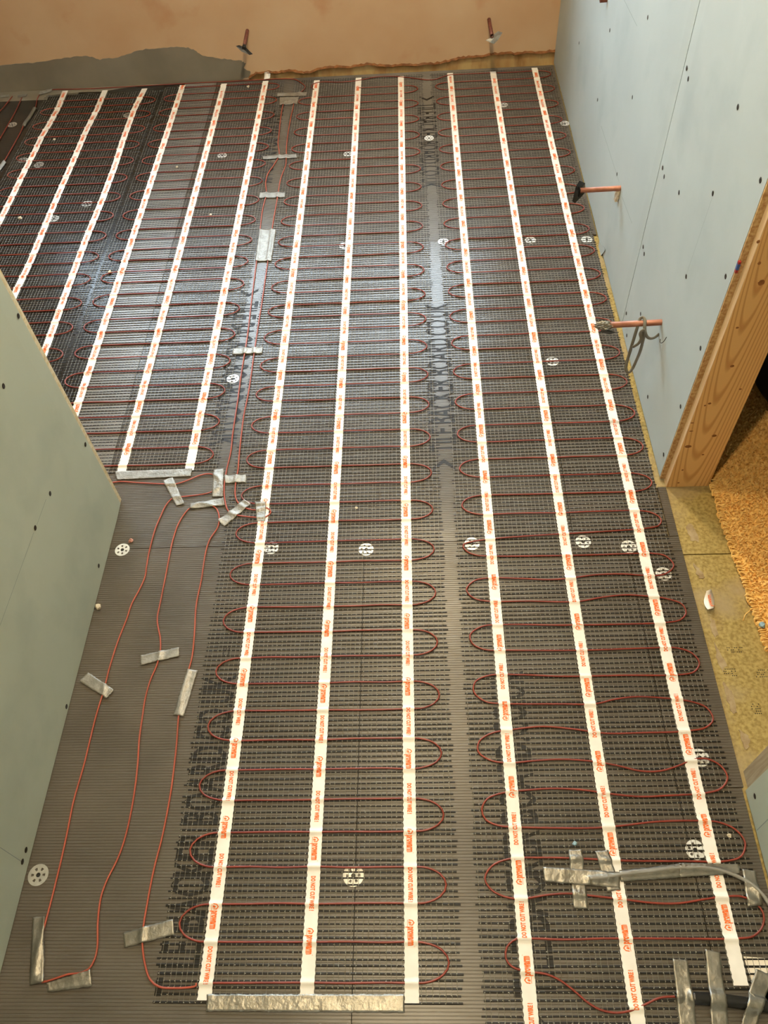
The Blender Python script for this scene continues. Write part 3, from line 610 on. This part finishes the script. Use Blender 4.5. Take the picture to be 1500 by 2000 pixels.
# ------------------------------------------------------------------ foil tape pieces
_gn = rng.uniform(-1, 1, (64, 64))
def foil_noise(x, y):
    r_ = 0.0
    for sc_, am in ((70, 1.0), (170, .55)):
        u, v = x*sc_, y*sc_; i, j = math.floor(u), math.floor(v); a, b = u-i, v-j
        r_ += am*((1-a)*(1-b)*_gn[i % 64, j % 64]+a*(1-b)*_gn[(i+1) % 64, j % 64]+a*b*_gn[(i+1) % 64, (j+1) % 64]+(1-a)*b*_gn[i % 64, (j+1) % 64])
    return r_
def foil(quad, label, m=M_foil, lift=.0034, crease=.0008, nx=None, group='tape pieces holding the cables'):
    q = [np.array(fl(a, b, lift)) for a, b in quad]      # corners in order round the piece
    la = np.linalg.norm(q[1]-q[0]); lb = np.linalg.norm(q[3]-q[0])
    nu = max(4, int(la/.0035)); nv = max(4, int(lb/.0035)); V, F = [], []
    ph = rng.uniform(0, 6, 6)
    for i in range(nu+1):
        for j in range(nv+1):
            u, v = i/nu, j/nv
            p = (1-u)*(1-v)*q[0]+u*(1-v)*q[1]+u*v*q[2]+(1-u)*v*q[3]; p = p.copy()
            d = np.sqrt(np.min(np.sum((CAB-p[:2])**2, 1)))
            bz = .0042*math.exp(-(d/.0055)**2)
            dj = np.sqrt(np.min(np.sum((JNT-p[:2])**2, 1)))
            if lift >= .006: bz = max(bz, .0075*math.exp(-(dj/.0125)**4)) if dj < .03 else bz
            wr = .55*crease*foil_noise(p[0]+ph[0], p[1]+ph[1])
            ed = min(u, 1-u, v, 1-v)
            p[2] = max(lift+bz, .0012)+wr
            for (xt, zt, ya, yb, w) in TAPES:
                if ya < p[1] < yb and abs(p[0]-xt(p[1])) < w/2+.003: p[2] = max(p[2], zt(p[1])+.0014+max(wr, 0))
            if ed == 0: p[:2] += rng.uniform(-.0007, .0007, 2)
            V.append(p)
    for i in range(nu):
        for j in range(nv): a = i*(nv+1)+j; F.append((a, a+nv+1, a+nv+2, a+1))
    me = pym('foil_tape', V, F); o = obj('foil_tape', me, m, None, smooth=True)
    s = o.modifiers.new('thickness', 'SOLIDIFY'); s.thickness = .0003; s.offset = 1
    bm = bmesh.new(); bm.from_mesh(me); bmesh.ops.recalc_face_normals(bm, faces=bm.faces[:])
    if bm.faces[0].normal.z < 0: bmesh.ops.reverse_faces(bm, faces=bm.faces[:])
    bm.to_mesh(me); bm.free(); me.polygons.foreach_set('use_smooth', [True]*len(me.polygons))
    return tag(o, label, 'tape', group)
foil([(404, 1942), (790, 1942), (790, 1978), (402, 1975)], 'long foil strip closing the near end of the middle mat')
foil([(223, 921), (376, 915), (372, 930), (229, 937)], 'long clear strip closing the near end of the left mat', M_foilc)
foil([(172, 1313), (223, 1347), (208, 1364), (155, 1330)], 'foil piece set askew on the leftmost loose cable run', M_foilc)
foil([(274, 1280), (350, 1264), (350, 1281), (275, 1299)], 'crumpled foil piece across the middle loose cable run', M_foilc)
foil([(367, 1307), (386, 1309), (359, 1399), (338, 1396)], 'lengthwise foil piece along the loose cable run nearest the middle mat', M_foilc)
foil([(240, 1822), (338, 1794), (341, 1825), (243, 1851)], 'foil piece across the cable just before it enters the middle mat')
foil([(64, 1791), (88, 1789), (86, 1918), (57, 1925)], 'upright foil piece along the cable bend in the lower left corner')
foil([(92, 1920), (177, 1894), (180, 1926), (93, 1938)], 'crumpled foil piece on the bottom of the cable bend at lower left', crease=.0016)
foil([(317, 938), (337, 932), (360, 983), (344, 988)], 'slanted clear piece over the cable below the left mat', M_foilc)
foil([(417, 917), (437, 915), (435, 970), (414, 970)], 'upright clear piece over the cable turn below the left mat', M_foilc)
foil([(439, 929), (481, 927), (480, 942), (440, 944)], 'foil piece across the cable pair beside the lower end of the left mat', M_foilc)
foil([(370, 983), (437, 972), (439, 987), (371, 994)], 'clear piece over the arch of the two inner loose runs', M_foilc)
foil([(425, 1017), (477, 976), (490, 985), (438, 1028)], 'slanted foil piece where the cable pair turns towards the middle mat', M_foilc)
foil([(498, 980), (520, 981), (518, 1019), (502, 1018)], 'small upright clear piece on the cable hairpin at the middle mat edge', M_foilc)
foil([(455, 680), (514, 678), (512, 690), (454, 692)], 'narrow foil piece across the cable pair beside a washer', M_foilc)
foil([(507, 448), (539, 448), (530, 510), (498, 510)], 'wide grey lengthwise piece over the cable pair between the mats', M_foilc, crease=.0003)
foil([(507, 376), (557, 376), (556, 385), (506, 387)], 'narrow bright piece across the cable pair, second from the back wall', M_foilc)
foil([(513, 305), (579, 301), (580, 308), (514, 311)], 'narrow bright piece across the cable pair, nearest the back wall', M_foilc)
foil([(541, 182), (600, 180), (598, 187), (540, 188)], 'dull strip across the cable loop near the back wall', M_foilc, crease=.0003)
foil([(546, 190), (584, 189), (580, 203), (546, 205)], 'dull patch over the cable ends near the back wall', M_foilc, crease=.0003)
foil([(1110, 1660), (1137, 1658), (1149, 1775), (1120, 1773)], 'upright foil strip crossing the supply cable end', crease=.0012)
foil([(1162, 1662), (1188, 1660), (1212, 1738), (1186, 1742)], 'short foil strip beside the middle tape of the right mat', crease=.0012)
foil([(1060, 1693), (1212, 1703), (1210, 1734), (1063, 1722)], 'crumpled foil patch over the start of the supply cable', crease=.002, lift=.0046)
foil([(1208, 1700), (1330, 1686), (1330, 1714), (1213, 1722)], 'long foil strip lying along the supply cable', lift=.0048, crease=.0006)
foil([(1326, 1686), (1443, 1688), (1446, 1706), (1326, 1714)], 'right end of the foil laid along the supply cable', lift=.0048, crease=.0006)
foil([(1449, 1698), (1475, 1700), (1490, 1768), (1460, 1772)], 'foil piece on the bend of the supply cable by the wall', lift=.0048)
foil([(1313, 1873), (1343, 1874), (1362, 2010), (1328, 2010)], 'leftmost of the foil strips over the black joint', lift=.0060, crease=.0014)
foil([(1377, 1854), (1406, 1859), (1424, 2010), (1390, 2010)], 'second foil strip over the black joint', lift=.0062, crease=.0014)
foil([(1476, 1892), (1512, 1908), (1490, 1960), (1462, 1940)], 'foil scrap over the white patch at the right edge', lift=.0062, crease=.0016)
foil([(1462, 1938), (1494, 1950), (1476, 2012), (1446, 2010)], 'slanted foil strip at the lower right corner', lift=.0066, crease=.0016)
foil([(2, 186), (18, 185), (17, 189), (1, 191)], 'small grey tape piece at the far upper left edge of the floor', M_foilc, crease=.0002)
foil([(36, 185), (54, 183), (52, 188), (34, 190)], 'small grey tape piece right of the one at the upper left edge', M_foilc, crease=.0002)
foil([(78, 178), (104, 174), (100, 179), (76, 186)], 'silver tape on the cable bend at the far left of the back wall', M_foilc, crease=.0003)
foil([(-4, 326), (8, 313), (12, 317), (0, 334)], 'silver tape piece at the left photo edge beside the kinked mat tape', M_foilc, crease=.0003)

# ------------------------------------------------------------------ washers
def washer_mesh(name, r=.0185, m=None):
    nA = 48; radii = [.0042, .0055, .0086, .0138, .0165, r]; zs = [-.0004, -.0002, .0001, .0002, .0003, .0001]
    V = [(rr*math.cos(2*math.pi*k/nA), rr*math.sin(2*math.pi*k/nA), z) for rr, z in zip(radii, zs) for k in range(nA)]
    F = []
    for i in range(len(radii)-1):
        for k in range(nA):
            if i == 2 and (k % 8) in (3, 4, 5): continue
            F.append((i*nA+k, (i+1)*nA+k, (i+1)*nA+(k+1) % nA, i*nA+(k+1) % nA))
    me = pym(name, V, F); me.materials.append(m); me.polygons.foreach_set('use_smooth', [True]*len(F)); return me
wm = washer_mesh('washer', m=M_washer); wm2 = washer_mesh('washer', .020, m=M_washer2)
hm = disc_mesh('screw_head', .0040, .0003, 12, 1.05); hm.materials.append(M_screw)
WL = [((239, 1074), 'white washer beside the foot of the green partition end', 0), ((75, 1709), 'grey steel washer by the green partition in the lower left corner', 1),
      ((690, 1710), 'washer at the board joint between the second and third tapes near the bottom', 1), ((715, 1073), 'washer in the middle mat midway between its right two tapes', 0),
      ((530, 1070), 'washer right of the first middle-mat tape, below the cable hairpin', 0), ((922, 1062), 'washer at a left cable loop of the right mat, mid photo', 0),
      ((1139, 1058), 'washer between the right two tapes level with the far door post', 0), ((1228, 1068), 'washer touching the rightmost tape near the doorway', 0),
      ((1296, 1121), 'washer at a right cable loop beside the chipboard in the doorway', 0), ((1358, 1660), 'large bright washer left of the rightmost tape near the supply cable', 0),
      ((1367, 1480), 'washer half under the rightmost tape near the near door post', 0), ((1079, 706), 'washer on a cable row below the pipe with the grey cable', 0),
      ((1036, 469), 'washer left of the rightmost tape, below the black-ended pipe', 0), ((1146, 468), 'washer right of the rightmost tape beside the blue-green wall', 0),
      ((866, 472), 'washer at a board joint left of the right mat', 0), ((838, 270), 'washer on the printed lettering between the middle and right mats', 0),
      ((680, 301), 'washer against the centre tape of the middle mat, near the back', 0), ((455, 740), 'washer on the lettering beside the left mat', 0),
      ((434, 304), 'washer between the right two tapes of the left mat', 0), ((983, 205), 'small far washer between the right two tapes of the right mat', 0),
      ((1103, 241), 'small far washer at the foot of the right wall', 0), ((250, 225), 'far washer in the left corner mat near the third tape', 1),
      ((24, 244), 'far washer among the thin cables at the left photo edge', 1), ((45, 313), 'washer at a left loop of the kinked mat', 1), ((76, 322), 'washer right of the kinked tape', 1),
      ((170, 398), 'washer between the second and third tapes of the far left mat', 1), ((673, 480), 'washer beside the centre tape of the middle mat, bright reflection area', 0),
      ((105, 427), 'washer left of the second tape of the far left mat', 1)]
def in_net(x, y): return -.497 < x < .053 or .086 < x < .605 or -1.068 < x < -.542 and y > 1.34 or -1.592 < x < -1.074
for (pp, lab, kk) in WL:
    c = fl(*pp, .0)
    o = bpy.data.objects.new('washer', wm2 if kk else wm); C.objects.link(o); o.location = (c[0], c[1], .0004 if in_net(c[0], c[1]) else .0008); o.rotation_euler = (0, 0, random.uniform(0, 1))
    tag(o, lab, 'washer', 'fixing washers on the floor boards')
    h = bpy.data.objects.new('screw_head', hm); C.objects.link(h); h.parent = o; h.location = (0, 0, .0002)

# ------------------------------------------------------------------ copper pipes
def ring_tube(name, p0, p1, r, m, parent, wall=.0012, n=20):
    p0, p1 = np.array(p0), np.array(p1); d = (p1-p0)/np.linalg.norm(p1-p0); a = np.cross(d, (0, 0, 1)); a /= np.linalg.norm(a); b = np.cross(a, d)
    V = []
    for (c, rr) in ((p0, r), (p1, r), (p1, r-wall), (p1-d*.03, r-wall)):
        for k in range(n): t = 2*math.pi*k/n; V.append(c+rr*(math.cos(t)*a+math.sin(t)*b))
    F = [(i*n+k, i*n+(k+1) % n, (i+1)*n+(k+1) % n, (i+1)*n+k) for i in range(3) for k in range(n)] + [tuple(3*n+k for k in range(n))]
    return obj(name, pym(name, V, F), m, parent, smooth=True)
def flap(name, pts, m, parent, th=.0006):
    n = len(pts); c = np.mean(np.array(pts), 0); V = [tuple(c)]+[tuple(p) for p in pts]; F = [(0, 1+k, 1+(k+1) % n) for k in range(n)]
    me = pym(name, V, F); o = obj(name, me, m, parent); s = o.modifiers.new('thickness', 'SOLIDIFY'); s.thickness = th; return o
def pipe_thing(base, label):
    e = empty('copper_pipe', base); tag(e, label, 'pipe', 'copper pipe stubs'); return e
# pipe with black tape end on the right wall
B1 = on_x(1212, 367, XW); y1_, z1_ = B1[1], B1[2]
e = pipe_thing(B1, 'copper pipe with a black taped end sticking out of the right wall')
at_origin(ring_tube('pipe', (.640, y1_, z1_), (.496, y1_, z1_-.003), .0075, M_copper, e), e)
P0 = np.array((.496, y1_, z1_-.003))
at_origin(flap('black_end_tape', [P0+np.array(q) for q in [(.014, .012, .016), (-.004, .014, .024), (-.014, .004, .010), (-.020, -.006, -.030), (-.012, -.012, -.034), (.006, -.010, -.012), (.012, -.009, -.004)]], M_blacktape, e, .001), e)
at_origin(flap('black_end_tape', [P0+np.array(q) for q in [(-.002, .010, .010), (-.002, -.010, .010), (-.006, -.012, -.016), (-.006, .008, -.014)]], M_blacktape, e, .001), e)
rb = boxes_mesh('plaster_lump', [(.603, .6135, y1_-.008, y1_+.008, z1_-.040, z1_-.008)]); bm = bmesh.new(); bm.from_mesh(rb); bmesh.ops.subdivide_edges(bm, edges=bm.edges[:], cuts=3, use_grid_fill=True)
for v in bm.verts: v.co += Vector((random.uniform(-.003, .003), random.uniform(-.003, .003), random.uniform(-.003, .003)))
for v in bm.verts: v.co.x = min(v.co.x, .6138)
bm.to_mesh(rb); bm.free(); at_origin(obj('plaster_lump', rb, M_crumb, e), e)
# pipe with the grey cable
B2 = on_x(1292, 629, XW); y2_, z2_ = B2[1], B2[2]; dy_, dz_ = y2_-1.600, z2_-.241
e = pipe_thing(B2, 'copper pipe with a crumpled foil end under the looped grey cable')
at_origin(ring_tube('pipe', (.640, y2_, z2_), (.482, y2_, z2_-.004), .0078, M_copper, e), e)
fm = bmesh.new(); bmesh.ops.create_icosphere(fm, subdivisions=4, radius=1)
for v in fm.verts:
    n_ = math.sin(v.co.x*9+1)*math.sin(v.co.y*11)*math.sin(v.co.z*8+2)+.5*math.sin(v.co.y*23+v.co.z*19)
    s = 1+.22*n_; v.co = Vector((.474+v.co.x*.024*s, y2_+v.co.y*.011*s, z2_-.005+v.co.z*.011*s))
fmm = bpy.data.meshes.new('foil_end_wrap'); fm.to_mesh(fmm); fm.free(); at_origin(obj('foil_end_wrap', fmm, M_foil, e, smooth=False), e)
at_origin(flap('black_end_tape', [(a-.008, b+dy_, c+dz_) for a, b, c in [(.470, 1.592, .222), (.495, 1.585, .220), (.512, 1.589, .222), (.496, 1.592, .227), (.478, 1.597, .228)]], M_blacktape, e, .001), e)
# pipe stub at the top edge of the right wall
B3 = on_x(1186, -2, XW); y3_, z3_ = B3[1], B3[2]
e = pipe_thing(B3, 'pipe stub high on the right wall at the top edge of the photo')
at_origin(ring_tube('pipe', (.640, y3_, z3_), (.592, y3_, z3_-.002), .0075, M_copperd, e), e)
e = pipe_thing((-.672, YB, .195), 'tarnished copper stub with a black tape flap on the back wall')
at_origin(ring_tube('pipe', (-.672, YB+.008, .195), (-.672, 3.432, .188), .0075, M_copperd, e), e)
q = np.array((-.672, 3.415, .184))
at_origin(flap('black_end_tape', [q+np.array(t) for t in [(-.032, .006, .012), (-.018, .008, .014), (.010, .004, .004), (.034, -.004, -.018), (.020, -.006, -.020), (-.010, -.004, -.006)]], M_blacktape, e, .001), e)
at_origin(ring_tube('black_tape_collar', (-.672, 3.436, .1882), (-.672, 3.414, .187), .0080, M_blacktape, e), e)
e = pipe_thing((.329, YB, .188), 'tarnished open copper stub with a silver tape flap on the back wall')
at_origin(ring_tube('pipe', (.329, YB+.008, .188), (.331, 3.42, .184), .0076, M_copperd, e), e)
q = np.array((.331, 3.422, .180))
at_origin(flap('silver_end_tape', [q+np.array(t) for t in [(-.024, .004, -.014), (-.004, .006, -.006), (.009, .006, .006), (.024, .004, .018), (.042, .003, .012), (.026, -.002, -.012), (.010, -.004, -.026), (-.006, -.004, -.020)]], M_foilc, e, .0008), e)

# grey twin cable looped round the pipe
gl = [(.614, 1.594, .207), (.602, 1.586, .203), (.590, 1.580, .206), (.580, 1.578, .214), (.573, 1.580, .226), (.570, 1.586, .240), (.570, 1.596, .2515), (.566, 1.606, .254), (.560, 1.606, .248), (.556, 1.596, .238), (.552, 1.588, .215), (.548, 1.580, .185), (.545, 1.574, .155), (.543, 1.570, .130), (.545, 1.566, .112), (.553, 1.564, .106), (.561, 1.568, .115), (.567, 1.572, .140), (.571, 1.574, .170), (.572, 1.577, .200), (.570, 1.579, .226), (.565, 1.5765, .238), (.560, 1.576, .228), (.564, 1.572, .214), (.560, 1.570, .200), (.548, 1.570, .188)]
gl = [(a, b+dy_, c+dz_) for a, b, c in gl]
gcab = tube('grey_cable', catmull(gl, .003), .0042, M_greycable, None, 10, .62, up=(0, 1, 0.05))
tag(gcab, 'flat grey cable looped over the copper pipe near the doorway', 'cable')
pg = empty('coloured_plug', (.618, 1.279, .60)); tag(pg, 'small blue and red plug wedged beside the far door post', 'plug')
zc_ = on_x(1439, 512, .616)[2]
at_origin(box('blue_piece', (.6120, .6170, 1.2735, 1.2795, zc_-.006, zc_+.007), mat('blue_plastic', (44, 84, 150), rough=.4), pg), pg)
at_origin(box('red_piece', (.6120, .6170, 1.2735, 1.2795, zc_+.0071, zc_+.012), mat('red_plastic', (150, 40, 34), rough=.4), pg), pg)
at_origin(box('red_piece', (.6120, .6170, 1.2735, 1.2795, zc_-.013, zc_-.0061), MATS['red_plastic'], pg), pg)
# small wire hook beside it
H_ = on_x(1302, 658, XW); hk = [(H_[0]+a, H_[1]+b, H_[2]+c) for a, b, c in [(.0, .0, .0), (-.004, -.003, -.009), (-.008, -.003, -.016), (-.010, .004, -.021), (-.008, .014, -.019)]]
tag(tube('wire_hook', catmull(hk, .002), .0009, M_screw, None, 6), 'thin bent wire end poking out of the right wall', 'wire')

# ------------------------------------------------------------------ doorway: carpet, dark item, scraps
cx0 = .752
carp_px = [(1392, 948), (1402, 975), (1408, 1005), (1418, 1035), (1428, 1060), (1436, 1085), (1447, 1110), (1456, 1135), (1462, 1160), (1472, 1185), (1482, 1215), (1492, 1245), (1505, 1275)]
ce = [fl(a, b, 0.0)[:2] for a, b in carp_px]
poly = [(.745, 3.2), (.748, 1.6), (.748, 1.26)] + ce + [(.765, .5), (.77, -.7), (2.48, -.7), (2.48, 3.2)]
carpet = prism('hallway_carpet', poly, -.0062, .0035, M_carpet); tag(carpet, 'orange tan pile carpet beyond the doorway with a frayed edge', 'carpet')
CAR = (.735, 1.35, .55, 2.05)
def inside_edge(y): return np.interp(y, [p[1] for p in poly[:3][::-1] and sorted(poly[:len(ce)+3], key=lambda p: p[1])], [p[0] for p in sorted(poly[:len(ce)+3], key=lambda p: p[1])])
V, F = [], []; ps = .0062
for x in np.arange(.742, 1.20, ps):
    for y in np.arange(.62, 1.95, ps):
        xx, yy = x+rng.uniform(-.0018, .0018), y+rng.uniform(-.0018, .0018)
        if xx < inside_edge(yy)+.0022: continue
        h = .0055+rng.uniform(0, .0035); a = rng.uniform(0, 6.28); lx, ly = rng.uniform(-.004, .004, 2); w = .0034; k = len(V)
        for j in range(3): V.append((xx+w*math.cos(a+2.094*j), yy+w*math.sin(a+2.094*j), .0030))
        for j in range(3): V.append((xx+lx+.7*w*math.cos(a+2.094*j), yy+ly+.7*w*math.sin(a+2.094*j), .0035+h))
        F += [(k, k+1, k+4, k+3), (k+1, k+2, k+5, k+4), (k+2, k, k+3, k+5), (k+3, k+4, k+5)]
pile = obj('carpet_pile', pym('carpet_pile', V, F), M_carpet, carpet); pile['kind'] = 'stuff'
# frayed loops along the carpet edge
V, F = [], []
FR = []
for y in np.arange(.80, 1.27, .006):
    x = float(inside_edge(y)); FR.append([(x+.006, y, .006), (x-.005-random.uniform(0, .007), y+random.uniform(-.005, .005), .007+random.uniform(0, .004)), (x-.003-random.uniform(0, .006), y+random.uniform(-.009, .004), .0), (x+.004, y+random.uniform(-.008, .005), .003)])
allV, allF = [], []
for pts in FR:
    me = tube_mesh('f', catmull(pts, .002), .0020, 5); k = len(allV); allV += [v.co[:] for v in me.vertices]; allF += [tuple(k+i for i in p.vertices) for p in me.polygons]; bpy.data.meshes.remove(me)
fr = obj('frayed_edge', pym('frayed_edge', allV, allF), M_carpet, carpet); fr['kind'] = 'stuff'
# loose carpet thread
th = [fl(a, b, -.003) for a, b in [(1455, 1125), (1462, 1145), (1472, 1165), (1474, 1180), (1468, 1190), (1456, 1200), (1452, 1212)]]
tag(tube('loose_thread', catmull(th, .004), .0009, M_carpet, None, 5), 'pale thread pulled from the carpet edge', 'thread')
# dark rounded item of unknown kind on the carpet
bm = bmesh.new(); bmesh.ops.create_icosphere(bm, subdivisions=4, radius=1)
bc = fl(1470, 850, .0)
for v in bm.verts:
    c = v.co.copy(); k = 1+.06*math.sin(c.x*5+c.z*4)+.04*math.sin(c.y*9+1)
    v.co = Vector((bc[0]+.115+c.x*.115*k, bc[1]+.12+c.y*.17*k, .012+max(-.004, (c.z*.5+.5)*.26*k)))
me = bpy.data.meshes.new('dark_item'); bm.to_mesh(me); bm.free()
tag(obj('dark_item', me, M_dark, None, smooth=True), 'black bulky item on the dark carpet behind the far door post', 'unidentified_item')
# curled scrap of printed tape
c = np.array(fl(1384, 1176, .0)); V, F = [], []
for i in range(13):
    t = i/12; a = (t-.5)*1.9
    base = c+np.array([.004*math.sin(a), (t-.5)*.050, .004+.011*(1-math.cos(a))*1.3])
    hw = .0125*(.55+.45*math.sin(math.pi*min(1, t*1.05)))
    V += [base+np.array([-hw, -.003*t, .003*t]), base+np.array([hw, .004, -.001])]
F = [(2*i, 2*i+2, 2*i+3, 2*i+1) for i in range(12)]
scrap = obj('tape_scrap', pym('tape_scrap', V, F), M_tape, None, smooth=True); s = scrap.modifiers.new('t', 'SOLIDIFY'); s.thickness = .0004
tag(scrap, 'curled white scrap of printed tape on the chipboard edge', 'tape scrap')
A, AF = text_geo('prowarm', 1.0, .02, 1); wA = A[:, 0].max()
obj('printed_lettering', pym('printed_lettering', [(c[0]-(p[1]-.27)*.013+.001, c[1]-.017+p[0]/wA*.030, c[2]+.0062+abs(p[0]/wA-.5)**2*.02) for p in A], AF), M_orange, scrap)
def crumb(name, px, r, m, label, cat='scrap', z=0.0, sq=.6):
    bm = bmesh.new(); bmesh.ops.create_icosphere(bm, subdivisions=2, radius=1); c = fl(*px, z)
    for v in bm.verts:
        k = r*(1+random.uniform(-.28, .28)); v.co = Vector((c[0]+v.co.x*k, c[1]+v.co.y*k, c[2]+r*sq+.001+v.co.z*k*sq))
    me = bpy.data.meshes.new(name); bm.to_mesh(me); bm.free(); return tag(obj(name, me, m), label, cat)
crumb('foam_scrap', (1487, 1223), .0072, M_blue, 'pale blue crumpled scrap at the carpet edge', z=.0075, sq=.8)
crumb('foam_scrap', (1122, 1648), .0042, M_blue, 'tiny pale blue scrap above the crossed foil strips')
crumb('copper_shaving', (256, 1057), .0065, M_copper, 'copper shaving above the white washer by the partition', sq=.3)
crumb('plaster_crumb', (194, 1188), .007, M_crumb, 'pointed plaster crumb at the foot of the green partition', sq=1.0)
crumb('plaster_crumb', (696, 993), .0035, M_crumb, 'tiny white crumb in the middle mat left of its right tape')
crumb('plaster_crumb', (485, 171), .006, M_crumb, 'white crumb left of the curled tape end by the back wall')
crumb('plaster_crumb', (107, 274), .005, M_crumb, 'white crumb right of the kinked tape')
crumb('plaster_crumb', (40, 428), .007, M_crumb, 'white crumb near the first tape at the left photo edge')
crumb('plaster_crumb', (215, 533), .006, M_crumb, 'white crumb at a left loop of the left mat')
crumb('plaster_crumb', (346, 328), .005, M_crumb, 'white crumb between the left two tapes of the left mat')
crumb('plaster_crumb', (412, 421), .005, M_crumb, 'white crumb on a cable row of the left mat')
crumb('plaster_crumb', (1423, 1633), .004, M_crumb, 'white crumb inside a cable loop above the supply cable')
# curled tape end by the back wall
q = np.array(fl(521, 157, .004)); V = []
for i in range(9):
    a = i/8*3.6; V += [q+np.array([-.012+.006*i/8, .004+.016*math.sin(a*.6), .003+.016*(1-math.cos(a))*.7]), q+np.array([.012+.010*i/8, .010+.016*math.sin(a*.6), .003+.016*(1-math.cos(a))*.7])]
o = obj('tape_curl', pym('tape_curl', V, [(2*i, 2*i+2, 2*i+3, 2*i+1) for i in range(8)]), M_tape, None, smooth=True); s = o.modifiers.new('t', 'SOLIDIFY'); s.thickness = .0004
tag(o, 'curled white tape end standing up at the back wall', 'tape scrap')
# white sheet showing through the net at the lower right
prism('white_sheet', [fl(a, b)[:2] for a, b in [(1452, 1868), (1500, 1872)]]+[(.600, .10), (.600, .172), fl(1468, 1918)[:2]], .00005, .0005, M_white, floor)
# dried adhesive smears along the board edge in the doorway
def smear(px, label=None):
    P = [fl(a, b, -.0064)[:2] for a, b in px]; P = [(a[0]+(b[0]-a[0])*t+random.uniform(-.0025, .0025), a[1]+(b[1]-a[1])*t+random.uniform(-.0025, .0025)) for a, b in zip(P, P[1:]+P[:1]) for t in (0, .25, .5, .75)]; prism('adhesive_smear', P, -.0066, -.0058+random.uniform(0, .001), M_smear, floor)
smear([(1355, 1100), (1362, 1108), (1372, 1118), (1377, 1128), (1368, 1132), (1360, 1120)])
smear([(1395, 1255), (1406, 1272), (1420, 1300), (1412, 1312), (1400, 1290)])
smear([(1412, 1330), (1425, 1345), (1432, 1362), (1440, 1392), (1432, 1396), (1418, 1360)])
smear([(1442, 1424), (1455, 1432), (1464, 1446), (1461, 1465), (1452, 1462), (1445, 1440)])
smear([(1386, 1205), (1394, 1212), (1402, 1240), (1396, 1245), (1388, 1225)])
smear([(1338, 1030), (1350, 1022), (1360, 1040), (1364, 1058), (1350, 1056)])
# torn paper flap on the right wall near the floor
flap('torn_paper', [on_x(*q, XW-.002) for q in [(1171, 470), (1182, 487), (1180, 492), (1173, 500), (1169, 480)]], M_gypR, p1, .0006)

# ------------------------------------------------------------------ ceiling downlights (the room's own lamps)
M_lamp = bpy.data.materials.new('lamp_lens'); M_lamp.use_nodes = True
_e = M_lamp.node_tree.nodes['Principled BSDF']; _e.inputs['Emission Color'].default_value = (*LAMP_COL, 1); _e.inputs['Emission Strength'].default_value = 6
for i, (x, y, w) in enumerate(LAMPS):
    e = empty('ceiling_downlight', (x, y, CEIL)); tag(e, ['ceiling downlight above the near end of the mats', 'ceiling downlight above the middle of the room', 'ceiling downlight nearest the window', 'ceiling downlight over the far left corner'][i], 'light', 'ceiling downlights')
    n = 24; V = [(r*math.cos(2*math.pi*k/n), r*math.sin(2*math.pi*k/n), z) for r, z in ((.034, -.006), (.045, -.006), (.045, 0)) for k in range(n)]
    F = [(j*n+k, (j+1)*n+k, (j+1)*n+(k+1) % n, j*n+(k+1) % n) for j in range(2) for k in range(n)]
    obj('bezel', pym('bezel', V, F), M_pvc, e)
    obj('lens', pym('lens', [(.034*math.cos(2*math.pi*k/n), .034*math.sin(2*math.pi*k/n), -.005) for k in range(n)], [tuple(range(n))]), M_lamp, e)
    l = bpy.data.lights.new('downlight', 'AREA'); l.shape = 'DISK'; l.size = .07; l.energy = w; l.color = LAMP_COL; l.spread = R(150)
    lo = bpy.data.objects.new('downlight', l); C.objects.link(lo); lo.parent = e; lo.location = (0, 0, -.012)
